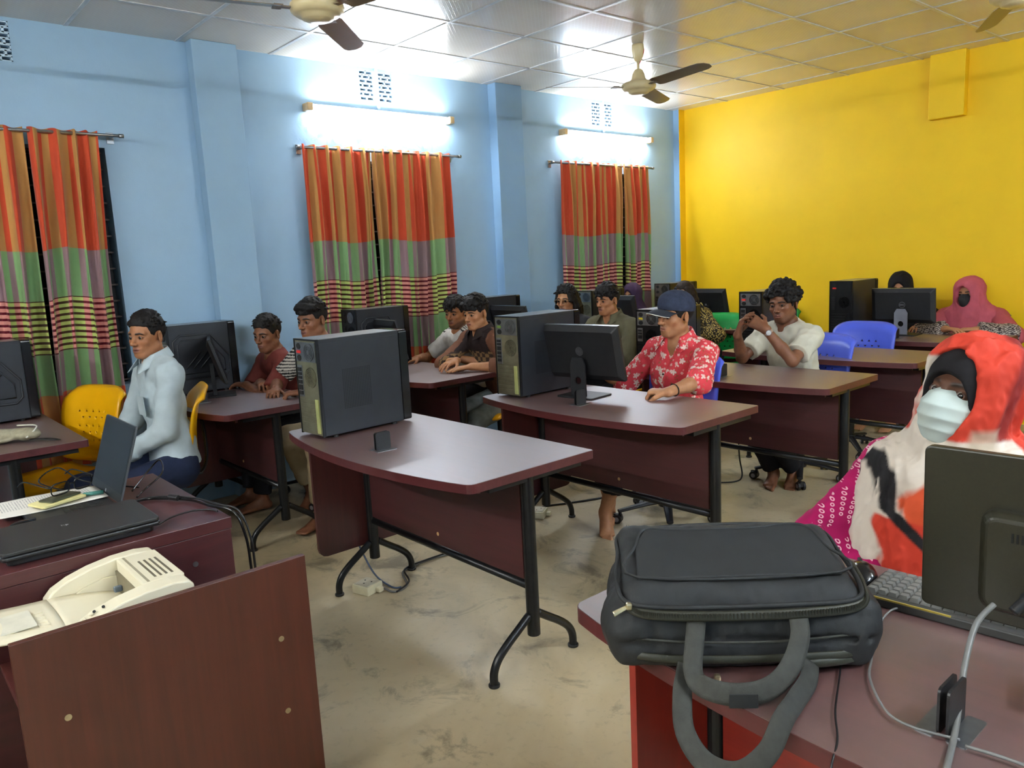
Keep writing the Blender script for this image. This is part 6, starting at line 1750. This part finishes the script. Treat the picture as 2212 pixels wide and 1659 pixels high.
sc2 = MB(); sc2.grid(lambda u,v: (1.105+.05*u+.11*v, -1.30+.03*u+.05*math.sin(3*v), 1.03-.46*v+.01*math.sin(9*u)), 10, 30)
so_ = sc2.build('dupatta', M_attrcloth, o, smooth=True, solid=.006)
ca = so_.data.color_attributes.new('Col','FLOAT_COLOR','POINT'); vv_ = np.array([tuple(q.co) for q in so_.data.vertices]); cc_ = golddots(vv_, None); c4 = np.ones((len(vv_),4)); c4[:,:3] = cc_; ca.data.foreach_set('color', c4.astype(np.float32).ravel())
# 11: curly hair, pale T-shirt, hands clasped
M_stone = mat_cloth('pale_stone_tshirt', (206,202,184), .06)
h = (2.60,-2.475,1.132)
o, i = person('curly-haired person in a pale stone T-shirt, elbows on the table and hands clasped', (2.64,-2.33,.53), -12, h, FA(h[0],h[1],27), 5, -4, 'deep', sw=.205, slim=.98, hs=1.03,
    arms={'L': dict(w=(2.655,-2.775,1.005), pole=(.6,-.2,-1), pn=(-.3,.35,-.1), hd=(-.72,-.05,.42), curl=.25, th=(-.1,.5,1), fingers=[.45,.4,.35,.3]), 'R': dict(w=(2.475,-2.79,.965), pole=(-.35,-.35,-1), pn=(.6,.2,.1), hd=(.25,.1,.85), curl=.25, th=(0,.8,.3), fingers=[.5,.5,.6,.6])},
    feet={'L': dict(a=(2.70,-2.52,.09), h=(.30,-.75,0), pitch=.25), 'R': dict(a=(2.60,-2.58,.075), h=(.30,-.85,0), pitch=.1)},
    shirt=dict(mat=M_stone, sleeve='short', neck='crew', seed=27, inf=.013, loose=.005, wrinkle=.006, step=.0065), pants=dict(mat=M_blackp, len=.93),
    face=dict(stache=.65, beard=.35, lips=(120,72,62)), fine=((2.55,-2.78,1.03,.09),), hres=.0028, jaw=1.08, hand_s=1.05, gaze=(.3,-.95,.0))
hair(o, i, 'curly', seed=61, top=.018, side=.014, hairline=.062, curl=.022, temple=.05)
wt = thing('wristwatch','x','x'); del wt['label']; del wt['category']; wt.parent = o
p = i['arm']['L'][1]*.88+i['arm']['L'][0]*.12; ax = nrm(i['arm']['L'][1]-i['arm']['L'][0]); Rw = Vector(tuple(ax)).to_track_quat('Z','Y').to_matrix()
MB().lathe([(.0285,-.009),(.030,0),(.0285,.009),(.027,0),(.0285,-.009)], tuple(p), 28, Rw).build('strap', simple('clear_strap',(176,150,130),.3), wt, smooth=True)
cw = nrm(np.array([CAM[0],CAM[1],CAM[2]])-p); cw = nrm(cw-ax*(cw@ax)); MB().cyl(tuple(p+cw*.026), tuple(p+cw*.034), .016, n=24).build('case', M_chrome, wt, bev=.001)
MB().cyl(tuple(p+cw*.034), tuple(p+cw*.0345), .0135, n=24).build('dial', simple('silver_dial',(206,206,200),.2), wt)
# 12: black veil behind the monitor
M_veil = mat_cloth('black_veil', (26,24,26), .1)
h = (2.41,-.285,1.10)
o, i = person('person under a black veil hidden behind the monitor near the yellow wall', (2.42,-.33,.53), 6, h, FA(h[0],h[1],10), 12, 0, 'mid', sw=.19, slim=.85, res=.009, hres=.0036,
    arms={'L': dict(w=(2.66,-.50,.80), pole=(1,.4,-.3), pn=(0,0,-1), hd=(.05,-1,.1), curl=.5)},
    shirt=dict(mat=M_veil, sleeve='long', neck='crew', seed=33, inf=.024, name='abaya'), pants=dict(mat=M_blackp))
hijab(o, i, M_veil, 43, cape=.03, wr=.005)
# 13: pink hijab
M_pink = mat_cloth('dusty_pink_hijab', (180,84,96), .1)
def pinkdress(V, d):
    w_ = wav(7,9,(.010,.018)); dots = (w_(V[:,0],V[:,1],V[:,2]) > .08)[:,None]
    pr = dots*np.array(s2l((190,176,164)))+(~dots)*np.array(s2l((58,48,48))); c = np.tile(np.array(s2l((176,82,92))), (len(V),1))
    for k in 'LR':
        el, wr = d['arm'][k]; L = np.linalg.norm(V-el, axis=1); dd = (V-el)@nrm(wr-el); m = (dd > -.02)&(L < .33)&(np.linalg.norm((V-el)-dd[:,None]*nrm(wr-el), axis=1) < .085); c[m] = pr[m]
    return c
h = (2.945,-.335,1.055)
o, i = person('person in a dusty pink hijab and black mask, hands folded, by the yellow wall', (2.96,-.33,.53), 6, h, FA(h[0],h[1],26), 4, -3, 'mid', sw=.20, slim=.95, res=.008, hres=.0032,
    arms={'L': dict(w=(3.09,-.60,.805), pole=(1,.2,-.35), pn=(0,0,-1), hd=(-.9,-.25,0), curl=.4), 'R': dict(w=(2.90,-.66,.81), pole=(-1,.3,-.3), pn=(0,0,-1), hd=(.85,-.3,0), curl=.4)},
    shirt=dict(mat=M_attrcloth, sleeve='long', neck='crew', seed=35, inf=.024, loose=.02, name='dress', colors=pinkdress, step=.007), pants=dict(mat=M_blackp))
hijab(o, i, M_pink, 45, full=1.16, cape=.045, open_r=(.060,.082), open_c=(.108,-.012), open_d=.070, wr=.006)
mask(o, i, simple('black_mask',(28,28,30),.8), z1=.0)
# 14: near person with surgical mask
h14 = (4.474,-4.94,1.118)
h = h14
def scarf(V):
    hd = np.array(h14); L = V-hd; x = L@np.array([.66,.75,0]); z = L[:,2]
    w_ = wav(17,6,(.12,.25)); w2_ = wav(18,6,(.03,.06)); n = w_(V[:,0],V[:,1],V[:,2])*.05+w2_(V[:,0],V[:,1],V[:,2])*.006
    C = dict(red=(194,60,42), dk=(112,32,32), wh=(214,202,188), bk=(30,28,30), org=(202,80,46), tan=(178,160,138))
    col = np.tile(np.array(s2l(C['red'])), (len(V),1))
    def put(cond, name, soft=.007, amt=1.0):
        nonlocal col
        f = np.ones(len(V))
        for v in cond: f = np.minimum(f, np.clip(v/soft+.5, 0, 1))
        f = (f*amt)[:,None]; col = col*(1-f)+np.array(s2l(C[name]))*f
    put([-.078+.25*(z-.06)-x, .10-z], 'wh')
    put([.022-np.abs(x-.045-.35*z+n*.3), z+.10], 'dk', .02, .8)
    put([x-.07, z-.0-.4*x], 'dk', .06, .35)  # side away from the wall tubes darkened: shade painted into the scarf colour
    t = x+n*.5
    put([-.088-z, .050-t], 'wh'); put([-.062-z, .030-np.abs(x+.02-.25*(z+.06))], 'tan', .015, .8)
    put([-.15-z, t-.06, .13-t], 'wh'); put([-.14-z, t, .06-t], 'bk')
    put([.028*np.clip(-(z+.18)/.07,0,1.3)-np.abs(x+.128-.10*(z+.2)+n*.8), -.18-z], 'org')
    put([-.285-z, .0-x, x+.20-n], 'red'); put([.008-np.abs(x+.118+n), -.20-z, z+.33], 'wh'); put([-.14-z, t+.06, .0-t], 'tan', .01, .7)
    e = x-.30*(z+.22)-n*.2
    xc = -.188+.75*np.maximum(0,-.27-z)+n*.15; put([-.085-z, .013-np.abs(x-xc)], 'bk', .006)
    return col
def mat_kameez():
    m = NT('magenta_tie_dye'); X,Y,Z = m.sep(m.co()); a = m.math('ADD', m.math('MULTIPLY', X, .66), m.math('MULTIPLY', Y, .75)); a = m.math('ADD', a, m.math('MULTIPLY', Z, -.30))
    q = m.math('DIVIDE', a, .017); u = m.math('SUBTRACT', m.math('FRACT', q), .5); v = m.math('SUBTRACT', m.math('FRACT', m.math('ADD', m.math('DIVIDE', Z, .0125), m.math('MULTIPLY', m.math('FLOOR', q), .37))), .5)
    r = m.math('SQRT', m.math('ADD', m.math('POWER', m.math('MULTIPLY', u, 1.5), 2), m.math('POWER', v, 2)))
    ring = m.math('MULTIPLY', m.math('GREATER_THAN', r, .17), m.math('LESS_THAN', r, .36))
    grp = m.math('GREATER_THAN', m.noise(9,1,.5,m.mapping(m.co(),scale=(1,1,.25))), .47)
    n = m.noise(6,3,.5,m.co()); base = m.ramp(n, [(.3,s2l((140,6,72))),(.7,s2l((184,18,96)))])
    m.col(m.mix(m.math('MULTIPLY', m.math('MULTIPLY', ring, grp), .85), base, s2l((232,190,196)))); m.set(Roughness=.75); m.b.inputs['Specular IOR Level'].default_value = .2
    m.bump(m.noise(400,2,.5,m.co()), .2, .0008); return m.m
o, i = person('person in a white surgical mask and orange, white and black headscarf at the right', (4.57,-4.80,.53), -6, h, FA(h[0],h[1],36), -13, 7, 'dark', sw=.20, slim=1.0, res=.007, hres=.0024,
    arms={'R': dict(w=(4.38,-5.06,.64), pole=(-1,-.05,-.5), pn=(0,0,-1)), 'L': dict(w=(4.78,-5.06,.64), pole=(1,.1,-.6), pn=(0,0,-1))},
    shirt=dict(mat=mat_kameez(), sleeve='long', neck='crew', seed=37, inf=.020, loose=.040, name='kameez', step=.0060, hem=.30, wrinkle=.006, cut=.10), pants=dict(mat=simple('magenta_trousers',(150,20,80),.8)), face=dict(brow=.8, lips=(70,40,36)), gaze=(.45,-.85,.05), hs=1.09)
U = i['U']; S = i['S']; F = i['F']; sc = i['sc']
hijab(o, i, M_attrcloth, 47, full=1.02, cape=.015, open_r=(.078,.112), open_c=(.112,-.004), open_d=.085, colors=scarf, step=.0040, wr=.0105, name='headscarf', top=.004,
      drape=[(sc-S*.12+F*.07-U*.02, sc-S*.15+F*.10-U*.28, .075, .075, .05), (sc-S*.02+F*.10-U*.05, sc-S*.06+F*.13-U*.30, .06, .05, .05), (sc+S*.12+F*.06-U*.02, sc+S*.15+F*.08-U*.24, .08, .08, .05)])
Vc = Vol(*[axis_coords(i['hd'][q]-.17, i['hd'][q]+.17, .003) for q in range(3)])
B = i['B']; s14 = i['hs']; Wd = lambda x,y,z: i['hd']+s14*(x*B[0]+y*B[1]+z*B[2])
Vc.add(Pell(Wd(0,-.008,.034), [.087*s14,.107*s14,.092*s14], B), .01); Vc.add(Pell(Wd(0,.014,-.03), [.079*s14,.078*s14,.102*s14], B), .03)
Vc.add(Pell(Wd(0,.110,-.034), [s14*.064,s14*.076,s14*.078], B), .006, 's'); Vc.add(Pcap(Wd(0,.13,-.03), Wd(0,.3,-.03), .058, .1), .006, 's')
w9 = wav(9,6,(.03,.08)); Vc.disp(lambda X,Y,Z: .0025*w9(X,Y,Z))
net_obj('under_scarf', *Vc.nets(), M_veil, o, smooth_iter=1)
mask(o, i, simple('white_surgical_mask',(184,196,190),.7,0,.03,20,.1,400,.3), z0=-.110, z1=.010, w=.071, pleats=True, out=.012, step=.0022)
